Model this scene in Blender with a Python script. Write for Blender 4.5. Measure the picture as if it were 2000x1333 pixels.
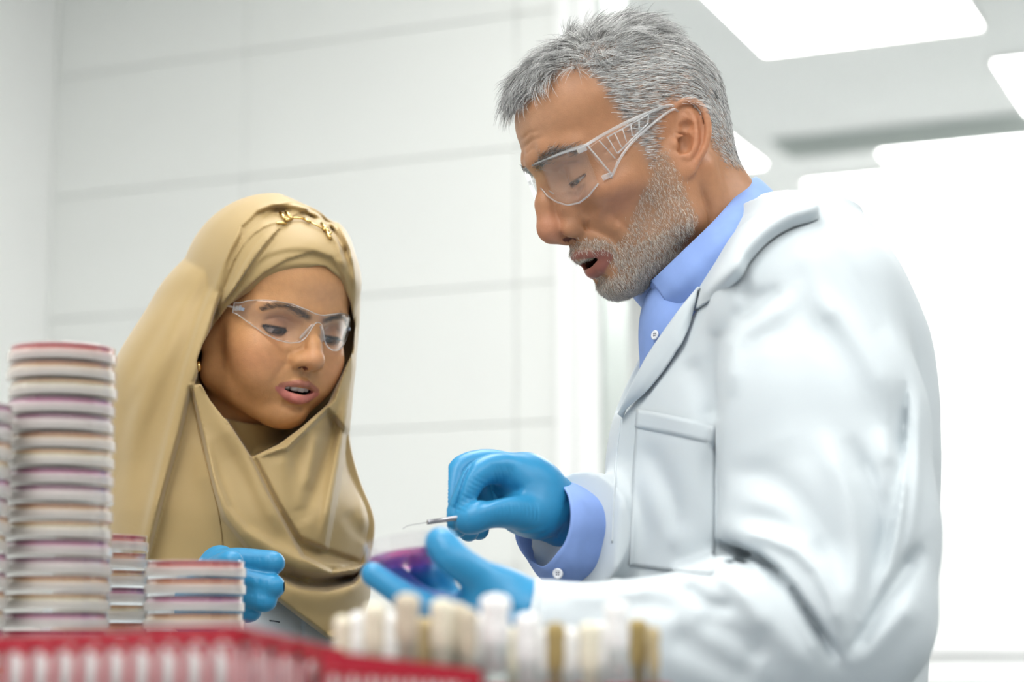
import bpy, math, random
import numpy as np
from mathutils import Vector, Matrix

for _o in list(bpy.data.objects):
    bpy.data.objects.remove(_o, do_unlink=True)

# ------------------------------------------------------------------ camera
SC = bpy.context.scene
COL = SC.collection
FPX, CX, CY = 3800.0, 1000.0, 666.5
PITCH = math.atan(583.0 / FPX)
CAM = np.array([0.0, 0.0, 1.07])
_c, _s = math.cos(PITCH), math.sin(PITCH)
C_R = np.array([1.0, 0, 0]); C_F = np.array([0, _c, _s]); C_U = np.array([0, -_s, _c])

cam_d = bpy.data.cameras.new('camera')
cam_o = bpy.data.objects.new('camera', cam_d)
COL.objects.link(cam_o)
cam_o.location = CAM
cam_o.rotation_euler = (math.pi / 2 + PITCH, 0, 0)
cam_d.sensor_width = 36.0
cam_d.lens = FPX * 36.0 / 2000.0
cam_d.clip_start = 0.05
cam_d.dof.use_dof = True
cam_d.dof.focus_distance = 1.76
cam_d.dof.aperture_fstop = 3.1
SC.camera = cam_o

# ------------------------------------------------------------------ world and exposure
W = bpy.data.worlds.new('world'); SC.world = W
W.use_nodes = True
W.node_tree.nodes['Background'].inputs[0].default_value = (0.97, 0.985, 1.0, 1)
W.node_tree.nodes['Background'].inputs[1].default_value = 0.42
SC.view_settings.view_transform = 'Standard'
SC.view_settings.look = 'None'
SC.view_settings.exposure = 0.46
SC.view_settings.gamma = 1.0
SC.view_settings.use_curve_mapping = False
PANEL_STRENGTH = 8.0


def unproj(px, py, y):
    """world point seen at a pixel of the 2000x1333 photograph, at world depth y"""
    d = C_R * ((px - CX) / FPX) + C_U * ((CY - py) / FPX) + C_F
    return CAM + d * (y / d[1])


def proj_arr(X, Y, Z):
    dz = Z - CAM[2]
    w = Y * _c + dz * _s
    return CX + FPX * X / w, CY - FPX * (-Y * _s + dz * _c) / w


# ------------------------------------------------------------------ materials
def srgb(r, g, b):
    f = lambda c: (c / 255.0) / 12.92 if c / 255.0 <= 0.04045 else ((c / 255.0 + 0.055) / 1.055) ** 2.4
    return (f(r), f(g), f(b))


def new_mat(name):
    m = bpy.data.materials.new(name); m.use_nodes = True
    nt = m.node_tree
    return m, nt, nt.nodes['Principled BSDF']


def pbr(name, col, rough=0.5, metal=0.0, noise=0.0, nscale=40.0, bump=0.0, bscale=200.0, coat=0.0,
        sheen=0.0, trans=0.0, sss=0.0, attr=None, spec=0.5, emit=None, ior=1.45, sssr=(0.01, 0.004, 0.002)):
    m, nt, b = new_mat(name)
    b.inputs['Roughness'].default_value = rough
    b.inputs['Metallic'].default_value = metal
    b.inputs['Specular IOR Level'].default_value = spec
    b.inputs['Coat Weight'].default_value = coat
    b.inputs['Sheen Weight'].default_value = sheen
    b.inputs['Transmission Weight'].default_value = trans
    b.inputs['IOR'].default_value = ior
    if sss:
        b.inputs['Subsurface Weight'].default_value = sss
        b.inputs['Subsurface Radius'].default_value = sssr
        b.inputs['Subsurface Scale'].default_value = 1.0
    tc = nt.nodes.new('ShaderNodeTexCoord')
    src = None
    if attr:
        a = nt.nodes.new('ShaderNodeAttribute'); a.attribute_name = attr
        src = a.outputs['Color']
    if noise > 0:
        n = nt.nodes.new('ShaderNodeTexNoise'); n.inputs['Scale'].default_value = nscale
        n.inputs['Detail'].default_value = 4.0
        nt.links.new(tc.outputs['Object'], n.inputs['Vector'])
        mp = nt.nodes.new('ShaderNodeMapRange')
        mp.inputs['From Min'].default_value = 0.3; mp.inputs['From Max'].default_value = 0.7
        mp.inputs['To Min'].default_value = 1.0 - noise; mp.inputs['To Max'].default_value = 1.0 + noise
        nt.links.new(n.outputs['Fac'], mp.inputs['Value'])
        mx = nt.nodes.new('ShaderNodeVectorMath'); mx.operation = 'MULTIPLY'
        if src is None:
            mx.inputs[0].default_value = col
        else:
            nt.links.new(src, mx.inputs[0])
        nt.links.new(mp.outputs['Result'], mx.inputs[1])
        src = mx.outputs[0]
    if src is not None:
        nt.links.new(src, b.inputs['Base Color'])
    else:
        b.inputs['Base Color'].default_value = (*col, 1)
    if bump > 0:
        n2 = nt.nodes.new('ShaderNodeTexNoise'); n2.inputs['Scale'].default_value = bscale
        n2.inputs['Detail'].default_value = 3.0
        nt.links.new(tc.outputs['Object'], n2.inputs['Vector'])
        bp = nt.nodes.new('ShaderNodeBump'); bp.inputs['Strength'].default_value = bump
        bp.inputs['Distance'].default_value = 0.001
        nt.links.new(n2.outputs['Fac'], bp.inputs['Height'])
        nt.links.new(bp.outputs['Normal'], b.inputs['Normal'])
    if emit:
        b.inputs['Emission Color'].default_value = (*emit[0], 1)
        b.inputs['Emission Strength'].default_value = emit[1]
    return m


def clear_plastic(name, tint=(0.97, 0.98, 0.98), refl=1.0, rough=0.03, body=0.0, bodycol=(0.9, 0.9, 0.9)):
    """thin clear plastic: sees through, reflects by Fresnel, with a little milky body"""
    m = bpy.data.materials.new(name); m.use_nodes = True
    nt = m.node_tree; nt.nodes.clear()
    out = nt.nodes.new('ShaderNodeOutputMaterial')
    tr = nt.nodes.new('ShaderNodeBsdfTransparent'); tr.inputs[0].default_value = (*tint, 1)
    gl = nt.nodes.new('ShaderNodeBsdfGlossy'); gl.inputs['Roughness'].default_value = rough
    gl.inputs[0].default_value = (1, 1, 1, 1)
    lw = nt.nodes.new('ShaderNodeLayerWeight'); lw.inputs['Blend'].default_value = 0.5
    pw = nt.nodes.new('ShaderNodeMath'); pw.operation = 'POWER'; pw.inputs[1].default_value = 4.5
    nt.links.new(lw.outputs['Facing'], pw.inputs[0])
    mul = nt.nodes.new('ShaderNodeMath'); mul.operation = 'MULTIPLY_ADD'
    mul.inputs[1].default_value = 0.6 * refl; mul.inputs[2].default_value = 0.035 * refl
    mul.use_clamp = True
    nt.links.new(pw.outputs[0], mul.inputs[0])
    base = tr.outputs[0]
    if body > 0:
        df = nt.nodes.new('ShaderNodeBsdfDiffuse'); df.inputs[0].default_value = (*bodycol, 1)
        tl = nt.nodes.new('ShaderNodeBsdfTranslucent'); tl.inputs[0].default_value = (*bodycol, 1)
        ad = nt.nodes.new('ShaderNodeMixShader'); ad.inputs[0].default_value = 0.5
        nt.links.new(df.outputs[0], ad.inputs[1]); nt.links.new(tl.outputs[0], ad.inputs[2])
        m0 = nt.nodes.new('ShaderNodeMixShader'); m0.inputs[0].default_value = body
        nt.links.new(tr.outputs[0], m0.inputs[1]); nt.links.new(ad.outputs[0], m0.inputs[2])
        base = m0.outputs[0]
    mx = nt.nodes.new('ShaderNodeMixShader')
    nt.links.new(mul.outputs[0], mx.inputs[0])
    nt.links.new(base, mx.inputs[1]); nt.links.new(gl.outputs[0], mx.inputs[2])
    nt.links.new(mx.outputs[0], out.inputs[0])
    return m


# ------------------------------------------------------------------ object helpers
def link(name, me, mat=None, parent=None, loc=None, rot=None):
    o = bpy.data.objects.new(name, me)
    COL.objects.link(o)
    if mat is not None and me is not None and not me.materials:
        me.materials.append(mat)
    if parent is not None:
        o.parent = parent
    if loc is not None:
        o.location = loc
    if rot is not None:
        o.rotation_euler = rot
    return o


def tag(o, label=None, cat=None, group=None, kind=None):
    if label: o['label'] = label
    if cat: o['category'] = cat
    if group: o['group'] = group
    if kind: o['kind'] = kind
    return o


def empty(name, loc=(0, 0, 0), rot=(0, 0, 0)):
    o = bpy.data.objects.new(name, None); COL.objects.link(o)
    o.location = loc; o.rotation_euler = rot; o.empty_display_size = 0.05
    return o


def mesh_np(name, V, F, smooth=True, colors=None, sharp=None):
    """mesh from numpy arrays; F is (n,4) or (n,3) or a list of index lists"""
    me = bpy.data.meshes.new(name)
    V = np.asarray(V, np.float32)
    if isinstance(F, list):
        me.from_pydata([tuple(map(float, v)) for v in V], [], [tuple(map(int, f)) for f in F])
    else:
        F = np.asarray(F, np.int32)
        n, k = F.shape
        me.vertices.add(len(V)); me.vertices.foreach_set('co', V.ravel())
        me.loops.add(n * k); me.loops.foreach_set('vertex_index', F.ravel())
        me.polygons.add(n)
        me.polygons.foreach_set('loop_start', np.arange(0, n * k, k, dtype=np.int32))
        me.update(calc_edges=True)
    if smooth:
        me.polygons.foreach_set('use_smooth', np.ones(len(me.polygons), bool))
    if colors is not None:
        at = me.color_attributes.new('Col', 'FLOAT_COLOR', 'POINT')
        C4 = np.ones((len(V), 4), np.float32); C4[:, :3] = colors
        at.data.foreach_set('color', C4.ravel())
    me.update()
    return me


class MB:
    """collects simple shapes into one mesh"""
    def __init__(s): s.v = []; s.f = []

    def add(s, V, F):
        n = len(s.v); s.v += [tuple(map(float, v)) for v in V]
        s.f += [tuple(int(i) + n for i in f) for f in F]
        return s

    def box(s, c, h, M=None, bev=0.0):
        hx, hy, hz = h
        if bev > 0:
            V = []
            for sx in (-1, 1):
                for sy in (-1, 1):
                    for sz in (-1, 1):
                        V += [(sx * hx, sy * (hy - bev), sz * (hz - bev)), (sx * (hx - bev), sy * hy, sz * (hz - bev)),
                              (sx * (hx - bev), sy * (hy - bev), sz * hz)]
            idx = lambda a, b, c_, k: ((a * 2 + b) * 2 + c_) * 3 + k
            F = []
            for a in (0, 1):
                q = [idx(a, 0, 0, 0), idx(a, 1, 0, 0), idx(a, 1, 1, 0), idx(a, 0, 1, 0)]; F.append(q if a else q[::-1])
                q = [idx(0, a, 0, 1), idx(1, a, 0, 1), idx(1, a, 1, 1), idx(0, a, 1, 1)]; F.append(q[::-1] if a else q)
                q = [idx(0, 0, a, 2), idx(1, 0, a, 2), idx(1, 1, a, 2), idx(0, 1, a, 2)]; F.append(q if a else q[::-1])
            for a in (0, 1):
                for b in (0, 1):
                    q = [idx(a, b, 0, 0), idx(a, b, 0, 1), idx(a, b, 1, 1), idx(a, b, 1, 0)]
                    F.append(q if a == b else q[::-1])
                    q = [idx(a, 0, b, 0), idx(a, 0, b, 2), idx(a, 1, b, 2), idx(a, 1, b, 0)]
                    F.append(q if a != b else q[::-1])
                    q = [idx(0, a, b, 1), idx(0, a, b, 2), idx(1, a, b, 2), idx(1, a, b, 1)]
                    F.append(q if a == b else q[::-1])
            for a in (0, 1):
                for b in (0, 1):
                    for c_ in (0, 1):
                        q = [idx(a, b, c_, k) for k in range(3)]
                        F.append(q if (a + b + c_) % 2 else q[::-1])
        else:
            V = [(sx * hx, sy * hy, sz * hz) for sx in (-1, 1) for sy in (-1, 1) for sz in (-1, 1)]
            F = [(0, 1, 3, 2), (4, 6, 7, 5), (0, 4, 5, 1), (2, 3, 7, 6), (0, 2, 6, 4), (1, 5, 7, 3)]
        V = np.array(V, float)
        if M is not None: V = V @ np.asarray(M).T
        return s.add(V + np.asarray(c, float), F)

    def lathe(s, prof, n=32, c=(0, 0, 0), M=None, close=False):
        """prof: list of (r, z); revolved about z"""
        V = []; F = []
        k = len(prof)
        for i in range(n):
            a = 2 * math.pi * i / n
            for r, z in prof: V.append((r * math.cos(a), r * math.sin(a), z))
        m = k if close else k - 1
        for i in range(n):
            j = (i + 1) % n
            for t in range(m):
                u = (t + 1) % k
                F.append((i * k + t, j * k + t, j * k + u, i * k + u))
        if not close:
            if prof[0][0] > 1e-9: F.append([i * k for i in range(n)][::-1])
            if prof[-1][0] > 1e-9: F.append([i * k + k - 1 for i in range(n)])
        V = np.array(V, float)
        if M is not None: V = V @ np.asarray(M).T
        return s.add(V + np.asarray(c, float), F)

    def tube(s, pts, r, n=8, closed=False, cap=True, flat=1.0, up=None):
        pts = np.asarray(pts, float); k = len(pts)
        r = np.broadcast_to(np.asarray(r, float), (k,))
        V = []; F = []
        ref = np.array([0, 0, 1.0]) if up is None else np.asarray(up, float)
        for i in range(k):
            t = (pts[(i + 1) % k] - pts[i - 1]) if closed else pts[min(i + 1, k - 1)] - pts[max(i - 1, 0)]
            t = t / (np.linalg.norm(t) + 1e-12)
            a = np.cross(t, ref)
            if np.linalg.norm(a) < 1e-3: a = np.cross(t, [0, 1.0, 0.1])
            a /= np.linalg.norm(a); b = np.cross(t, a)
            for j in range(n):
                th = 2 * math.pi * j / n
                V.append(pts[i] + r[i] * (a * math.cos(th) + b * math.sin(th) * flat))
        m = k if closed else k - 1
        for i in range(m):
            i2 = (i + 1) % k
            for j in range(n):
                j2 = (j + 1) % n
                F.append((i * n + j, i * n + j2, i2 * n + j2, i2 * n + j))
        if cap and not closed:
            F.append([j for j in range(n)][::-1]); F.append([(k - 1) * n + j for j in range(n)])
        return s.add(V, F)

    def prism(s, poly, z0, z1, M=None, c=(0, 0, 0)):
        n = len(poly)
        V = [(x, y, z0) for x, y in poly] + [(x, y, z1) for x, y in poly]
        F = [list(range(n))[::-1], list(range(n, 2 * n))] + [(i, (i + 1) % n, n + (i + 1) % n, n + i) for i in range(n)]
        V = np.array(V, float)
        if M is not None: V = V @ np.asarray(M).T
        return s.add(V + np.asarray(c, float), F)

    def mesh(s, name, smooth=False):
        me = mesh_np(name, s.v, s.f, smooth=smooth)
        return me

    def build(s, name, mat, parent=None, smooth=False, loc=None, rot=None):
        return link(name, s.mesh(name, smooth), mat, parent, loc, rot)


def smooth_by_angle(o, ang=40):
    me = o.data
    me.polygons.foreach_set('use_smooth', np.ones(len(me.polygons), bool))
    me.set_sharp_from_angle(angle=math.radians(ang))
    return o


def catmull(P, n):
    """Catmull-Rom through control points, n samples"""
    P = np.asarray(P, float); k = len(P)
    if k == 2:
        t = np.linspace(0, 1, n)[:, None]; return P[0] * (1 - t) + P[1] * t
    Q = np.vstack([2 * P[0] - P[1], P, 2 * P[-1] - P[-2]])
    u = np.linspace(0, k - 1 - 1e-9, n); i = u.astype(int); t = (u - i)[:, None]
    p0, p1, p2, p3 = Q[i], Q[i + 1], Q[i + 2], Q[i + 3]
    return 0.5 * ((2 * p1) + (-p0 + p2) * t + (2 * p0 - 5 * p1 + 4 * p2 - p3) * t ** 2 + (-p0 + 3 * p1 - 3 * p2 + p3) * t ** 3)


def sheet(G, nu, nv, thick=0.0016):
    """solid cloth sheet through a grid of control points G[row][col] (world) -> V, F"""
    G = np.asarray(G, float)
    A = np.stack([catmull(G[r], nu) for r in range(G.shape[0])])
    B = np.stack([catmull(A[:, c], nv) for c in range(nu)], 1)          # nv, nu, 3
    return thicken(B, thick)


def thicken(B, thick):
    nv, nu = B.shape[:2]
    du = np.gradient(B, axis=1); dv = np.gradient(B, axis=0)
    N = np.cross(du, dv); N /= np.linalg.norm(N, axis=2, keepdims=True) + 1e-12
    V = np.vstack([(B + N * thick / 2).reshape(-1, 3), (B - N * thick / 2).reshape(-1, 3)])
    F = []
    n = nu * nv
    i, j = np.meshgrid(np.arange(nv - 1), np.arange(nu - 1), indexing='ij')
    a = (i * nu + j).ravel(); q = np.stack([a, a + 1, a + nu + 1, a + nu], 1)
    F = [q, q[:, ::-1] + n]
    ring = [k for k in range(nu)] + [r * nu + nu - 1 for r in range(1, nv)] + [(nv - 1) * nu + k for k in range(nu - 2, -1, -1)] + [r * nu for r in range(nv - 2, 0, -1)]
    ring = np.array(ring); nx = np.roll(ring, -1)
    F.append(np.stack([ring, ring + n, nx + n, nx], 1))
    return V, np.vstack(F)


# ------------------------------------------------------------------ implicit sculpting
def smin(a, b, k):
    if k <= 0: return np.minimum(a, b)
    h = np.maximum(k - np.abs(a - b), 0) / k
    return np.minimum(a, b) - h * h * k * 0.25


class Field:
    """signed distance grid; units are those of the coordinates handed in"""
    def __init__(s, lo, hi, h):
        s.lo = np.array(lo, np.float32); s.h = h
        n = np.ceil((np.array(hi) - np.array(lo)) / h).astype(int) + 1
        s.ax = [(s.lo[i] + h * np.arange(n[i])).astype(np.float32) for i in range(3)]
        s.f = np.full(n, 1e3 * h, np.float32); s.pad = 8 * h

    def blk(s, lo, hi):
        sl = []
        for i in range(3):
            a = int(np.searchsorted(s.ax[i], lo[i])); b = int(np.searchsorted(s.ax[i], hi[i]))
            a = max(a - 1, 0); b = min(b + 1, len(s.ax[i]))
            if b <= a: return None
            sl.append(slice(a, b))
        X = s.ax[0][sl[0]][:, None, None]; Y = s.ax[1][sl[1]][None, :, None]; Z = s.ax[2][sl[2]][None, None, :]
        return tuple(sl), X, Y, Z

    def put(s, b, d, k, op):
        sl = b[0]
        if op == 'add': s.f[sl] = smin(s.f[sl], d, k)
        elif op == 'sub': s.f[sl] = -smin(-s.f[sl], d, k)
        elif op == 'and': s.f[sl] = -smin(-s.f[sl], -d, k)

    def ell(s, c, r, k=0.0, op='add', R=None):
        c = np.asarray(c, float); r = np.asarray(r, float)
        m = (r.max() if R is not None else r) + k + s.pad
        b = s.blk(c - m, c + m)
        if b is None: return
        x, y, z = b[1] - c[0], b[2] - c[1], b[3] - c[2]
        if R is not None:
            R = np.asarray(R)
            x, y, z = (R[0, 0] * x + R[1, 0] * y + R[2, 0] * z, R[0, 1] * x + R[1, 1] * y + R[2, 1] * z, R[0, 2] * x + R[1, 2] * y + R[2, 2] * z)
        k0 = np.sqrt((x / r[0]) ** 2 + (y / r[1]) ** 2 + (z / r[2]) ** 2) + 1e-6
        k1 = np.sqrt((x / r[0] ** 2) ** 2 + (y / r[1] ** 2) ** 2 + (z / r[2] ** 2) ** 2) + 1e-9
        s.put(b, (k0 * (k0 - 1) / k1).astype(np.float32), k, op)

    def chain(s, pts, rad, k=0.0, op='add', kin=None):
        """tapered limb through points; whole chain blended in with k"""
        pts = np.asarray(pts, float); rad = np.broadcast_to(np.asarray(rad, float), (len(pts),))
        m = rad.max() + k + s.pad
        b = s.blk(pts.min(0) - m, pts.max(0) + m)
        if b is None: return
        d = None
        for i in range(len(pts) - 1):
            a, v = pts[i], pts[i + 1] - pts[i]
            L = float(v @ v) + 1e-12
            t = np.clip(((b[1] - a[0]) * v[0] + (b[2] - a[1]) * v[1] + (b[3] - a[2]) * v[2]) / L, 0, 1)
            q = np.sqrt((b[1] - a[0] - t * v[0]) ** 2 + (b[2] - a[1] - t * v[1]) ** 2 + (b[3] - a[2] - t * v[2]) ** 2) - (rad[i] + t * (rad[i + 1] - rad[i]))
            q = q.astype(np.float32)
            d = q if d is None else smin(d, q, kin if kin is not None else 0.25 * rad.min())
        s.put(b, d, k, op)

    def lid(s, c, R, n, k):
        c = np.asarray(c, float); m = R + k + 3 * s.h
        b = s.blk(c - m, c + m)
        x, y, z = b[1] - c[0], b[2] - c[1], b[3] - c[2]
        d = np.sqrt(x * x + y * y + z * z) - R
        d = -smin(-d, (n[0] * x + n[1] * y + n[2] * z) + 0 * d, 1.0)
        s.put(b, d.astype(np.float32), k, 'add')

    def crease(s, poly, amp, w, ax=(1, 2), lo=None, hi=None):
        """raise (amp>0) or sink (amp<0) the surface along a line drawn in two of the axes"""
        poly = np.asarray(poly, float)
        m = w * 2.5
        l = np.full(3, -1e9); h = np.full(3, 1e9)
        for q in range(2): l[ax[q]] = poly[:, q].min() - m; h[ax[q]] = poly[:, q].max() + m
        if lo is not None: l = np.maximum(l, lo)
        if hi is not None: h = np.minimum(h, hi)
        b = s.blk(l, h)
        if b is None: return
        A = b[1 + ax[0]]; B = b[1 + ax[1]]
        d, t = seg_dist(A, B, poly)
        pr = np.exp(-(d / w) ** 2) * np.clip(np.minimum(t, 1 - t) * 6 + 0.25, 0, 1)
        s.f[b[0]] -= (amp * pr).astype(np.float32)

    def eye_slot(s, c, up, lo, r0, r1):
        """open the lids between two planes through the eye's own left-right axis (degrees)"""
        c = np.asarray(c, float); m = r1 + 2
        b = s.blk(c - m, c + m)
        x, y, z = b[1] - c[0], b[2] - c[1], b[3] - c[2]
        u, l = math.radians(up), math.radians(lo)
        r = np.sqrt(x * x + y * y + z * z)
        d = np.maximum(-math.sin(u) * x + math.cos(u) * z + 0 * r, math.sin(l) * x - math.cos(l) * z + 0 * r)
        d = np.maximum(d, np.maximum(r - r1, r0 - r)); d = np.maximum(d, -x + 0 * r)
        s.put(b, d.astype(np.float32), 0.6, 'sub')

    # -------- tools for fields in world metres, lines drawn as seen from the photograph's side
    def _px(s, lo, hi, m, ylo, yhi):
        P = np.array([unproj(a, b_, yy) for a in (lo[0] - m, hi[0] + m) for b_ in (lo[1] - m, hi[1] + m) for yy in (ylo, yhi)])
        b = s.blk(np.r_[P[:, 0].min(), ylo, P[:, 2].min()], np.r_[P[:, 0].max(), yhi, P[:, 2].max()])
        if b is None: return None
        A, B = proj_arr(b[1], b[2], b[3])
        B = B + 0 * b[1]
        return b, A, B

    def brush(s, poly, amp, w, ylo, yhi, w2=None, ends=True, smooth=8):
        """fold line: amp>0 ridge, amp<0 valley (m); w px width on the left-hand side, w2 on the right"""
        poly = catmull(poly, max(smooth, 2)) if len(poly) > 2 else np.asarray(poly, float)
        w2 = w if w2 is None else w2
        q = s._px(poly.min(0), poly.max(0), max(w, w2) * 2.3, ylo, yhi)
        if q is None: return
        b, A, B = q
        d, t = seg_signed(A, B, poly)
        pr = np.exp(-(d / np.where(d > 0, w, w2)) ** 2)
        if ends: pr = pr * np.clip(np.minimum(t, 1 - t) * 5 + 0.1, 0, 1)
        s.f[b[0]] -= (amp * pr).astype(np.float32)

    def layer(s, poly, h, soft, ylo, yhi):
        """raise a traced piece of cloth by h with a crisp edge"""
        poly = np.asarray(poly, float)
        q = s._px(poly.min(0), poly.max(0), soft * 2, ylo, yhi)
        if q is None: return
        b, A, B = q
        d, _ = seg_dist(A, B, np.vstack([poly, poly[:1]]))
        d = np.where(in_poly(A, B, poly), d, -d)
        s.f[b[0]] -= (h * np.clip(d / soft * 0.5 + 0.5, 0, 1)).astype(np.float32)

    def carve(s, poly, ylo, yhi, k=0.002):
        poly = np.asarray(poly, float)
        q = s._px(poly.min(0), poly.max(0), 20, ylo, yhi)
        if q is None: return
        b, A, B = q
        d, _ = seg_dist(A, B, np.vstack([poly, poly[:1]]))
        d = np.where(in_poly(A, B, poly), -d, d) * (b[2] / FPX)
        d = np.maximum(d, b[2] - yhi + 0 * d)
        s.put(b, d.astype(np.float32), k, 'sub')

    def cut(s, p, n, reach, k=0.001):
        """slice away what lies beyond a plane, within reach of p"""
        p = np.asarray(p, float); n = np.asarray(n, float) / np.linalg.norm(n)
        b = s.blk(p - reach, p + reach)
        if b is None: return
        d = (b[1] - p[0]) * n[0] + (b[2] - p[1]) * n[1] + (b[3] - p[2]) * n[2]
        dd = np.maximum(-d, np.sqrt((b[1] - p[0]) ** 2 + (b[2] - p[1]) ** 2 + (b[3] - p[2]) ** 2) - reach)
        s.put(b, dd.astype(np.float32), k, 'sub')

    def loft(s, st, k=0.0, yaw=0.0, e=2.3, op='add'):
        """st rows: (z, x, y, half depth, half width) ascending z; yaw in degrees, x' forward"""
        st = np.array(sorted(map(tuple, st)), float)
        m = st[:, 3:].max() + k + s.pad + .05
        b = s.blk((st[:, 1].min() - m, st[:, 2].min() - m, st[0, 0] - 0.03), (st[:, 1].max() + m, st[:, 2].max() + m, st[-1, 0] + 0.03))
        Z = b[3].ravel()
        zz = np.linspace(st[0, 0], st[-1, 0], 200)
        sm = catmull(st, 200)
        g = [np.interp(Z, sm[:, 0], sm[:, i])[None, None, :] for i in range(1, 5)]
        c_, s_ = math.cos(math.radians(yaw)), math.sin(math.radians(yaw))
        X = b[1] - g[0]; Y = b[2] - g[1]
        u = X * c_ + Y * s_; v = -X * s_ + Y * c_
        q = (np.abs(u / g[2]) ** e + np.abs(v / g[3]) ** e) ** (1 / e)
        d = (q - 1) * np.minimum(g[2], g[3])
        d = np.maximum(d, np.maximum(b[3] - st[-1, 0], st[0, 0] - b[3]) + 0 * d)
        s.put(b, d.astype(np.float32), k, op)

    def surface(s):
        f = s.f; nx, ny, nz = f.shape
        neg = f < 0
        cs = np.zeros((nx - 1, ny - 1, nz - 1), np.uint8)
        for dx in (0, 1):
            for dy in (0, 1):
                for dz in (0, 1):
                    cs += neg[dx:nx - 1 + dx, dy:ny - 1 + dy, dz:nz - 1 + dz]
        act = (cs > 0) & (cs < 8)
        I, J, K = np.nonzero(act)
        idm = np.full(act.shape, -1, np.int32); idm[I, J, K] = np.arange(len(I))
        cor = [(a, b, c) for a in (0, 1) for b in (0, 1) for c in (0, 1)]
        val = {c: f[I + c[0], J + c[1], K + c[2]] for c in cor}
        S = np.zeros((len(I), 3), np.float32); N = np.zeros(len(I), np.float32)
        for a in cor:
            for q in range(3):
                if a[q] == 0:
                    b = list(a); b[q] = 1; b = tuple(b)
                    va, vb = val[a], val[b]
                    m = (va < 0) != (vb < 0)
                    t = np.where(m, va / np.where(m, va - vb, 1), 0)
                    for e in range(3):
                        S[:, e] += np.where(m, a[e] + (t if e == q else 0), 0)
                    N += m
        V = S / N[:, None] + np.stack([I, J, K], 1)
        V = s.lo + V * s.h
        Fs = []
        for q in range(3):
            sa = [slice(None)] * 3; sb = [slice(None)] * 3
            sa[q] = slice(0, -1); sb[q] = slice(1, None)
            na, nb = neg[tuple(sa)], neg[tuple(sb)]
            e = na != nb
            i, j, k = np.nonzero(e)
            g = [i, j, k]; u, v = (q + 1) % 3, (q + 2) % 3
            lim = act.shape
            ok = (g[u] > 0) & (g[v] > 0) & (g[u] < lim[u]) & (g[v] < lim[v])
            g = [x[ok] for x in g]; fl = na[e][ok]
            def cell(du, dv):
                h = list(g); h[u] = g[u] - du; h[v] = g[v] - dv
                return idm[h[0], h[1], h[2]]
            Q = np.stack([cell(1, 1), cell(0, 1), cell(0, 0), cell(1, 0)], 1)
            Q[~fl] = Q[~fl][:, ::-1]
            Fs.append(Q)
        F = np.vstack(Fs)
        F = F[(F >= 0).all(1)]
        return V.astype(np.float32), F


def seg_dist(A, B, poly):
    """distance of (A,B) points to a 2-D polyline and the 0..1 position along it"""
    L = np.r_[0, np.cumsum(np.linalg.norm(np.diff(poly, axis=0), axis=1))]
    best = None
    for i in range(len(poly) - 1):
        a, v = poly[i], poly[i + 1] - poly[i]
        t = np.clip(((A - a[0]) * v[0] + (B - a[1]) * v[1]) / (v @ v + 1e-12), 0, 1)
        d = np.sqrt((A - a[0] - t * v[0]) ** 2 + (B - a[1] - t * v[1]) ** 2)
        tt = (L[i] + t * (L[i + 1] - L[i])) / L[-1]
        if best is None: best, bt = d, tt
        else:
            m = d < best
            best = np.where(m, d, best); bt = np.where(m, tt, bt)
    return best, bt


def seg_signed(A, B, poly):
    """signed distance (positive on the left-hand side when walking along, y down) and position"""
    L = np.r_[0, np.cumsum(np.linalg.norm(np.diff(poly, axis=0), axis=1))]
    best = None
    for i in range(len(poly) - 1):
        a, v = poly[i], poly[i + 1] - poly[i]
        t = np.clip(((A - a[0]) * v[0] + (B - a[1]) * v[1]) / (v @ v + 1e-12), 0, 1)
        d = np.sqrt((A - a[0] - t * v[0]) ** 2 + (B - a[1] - t * v[1]) ** 2)
        sg = np.sign(v[0] * (B - a[1]) - v[1] * (A - a[0])) * -1
        tt = (L[i] + t * (L[i + 1] - L[i])) / L[-1]
        if best is None: best, bt, bs = d, tt, sg
        else:
            m = d < best - 1e-6
            best = np.where(m, d, best); bt = np.where(m, tt, bt); bs = np.where(m, sg, bs)
    return best * bs, bt


def in_poly(A, B, poly):
    """point in polygon test, vectorised"""
    r = np.zeros(np.broadcast(A, B).shape, bool)
    n = len(poly)
    for i in range(n):
        x0, y0 = poly[i]; x1, y1 = poly[(i + 1) % n]
        if y0 == y1: continue
        r ^= ((y0 > B) != (y1 > B)) & (A < (x1 - x0) * (B - y0) / (y1 - y0) + x0)
    return r


def raycast_px(bvh, px, py):
    d = C_R * ((px - CX) / FPX) + C_U * ((CY - py) / FPX) + C_F
    d = d / np.linalg.norm(d)
    h = bvh.ray_cast(Vector(CAM), Vector(d))
    return (None, None) if h[0] is None else (np.array(h[0]), np.array(h[1]))


def drape(bvh, G, nu, nv, off, thick, fall=1.7):
    """lay a traced patch (grid of pixels, G[row][col]) on a surface; off(u,v) = lift in m"""
    G = np.asarray(G, float)
    A = np.stack([catmull(G[r], nu) for r in range(G.shape[0])])
    B = np.stack([catmull(A[:, c], nv) for c in range(nu)], 1)
    out = np.zeros((nv, nu, 3)); last = fall
    for i in range(nv):
        for j in range(nu):
            h, nrm = raycast_px(bvh, *B[i, j])
            if h is None:
                out[i, j] = unproj(*B[i, j], last)
            else:
                if nrm @ (h - CAM) > 0: nrm = -nrm
                out[i, j] = h + nrm * off(j / (nu - 1), i / (nv - 1)); last = out[i, j][1]
    for _ in range(2):
        out[1:-1, 1:-1] = 0.5 * out[1:-1, 1:-1] + 0.125 * (out[:-2, 1:-1] + out[2:, 1:-1] + out[1:-1, :-2] + out[1:-1, 2:])
    return thicken(out, thick)


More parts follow.
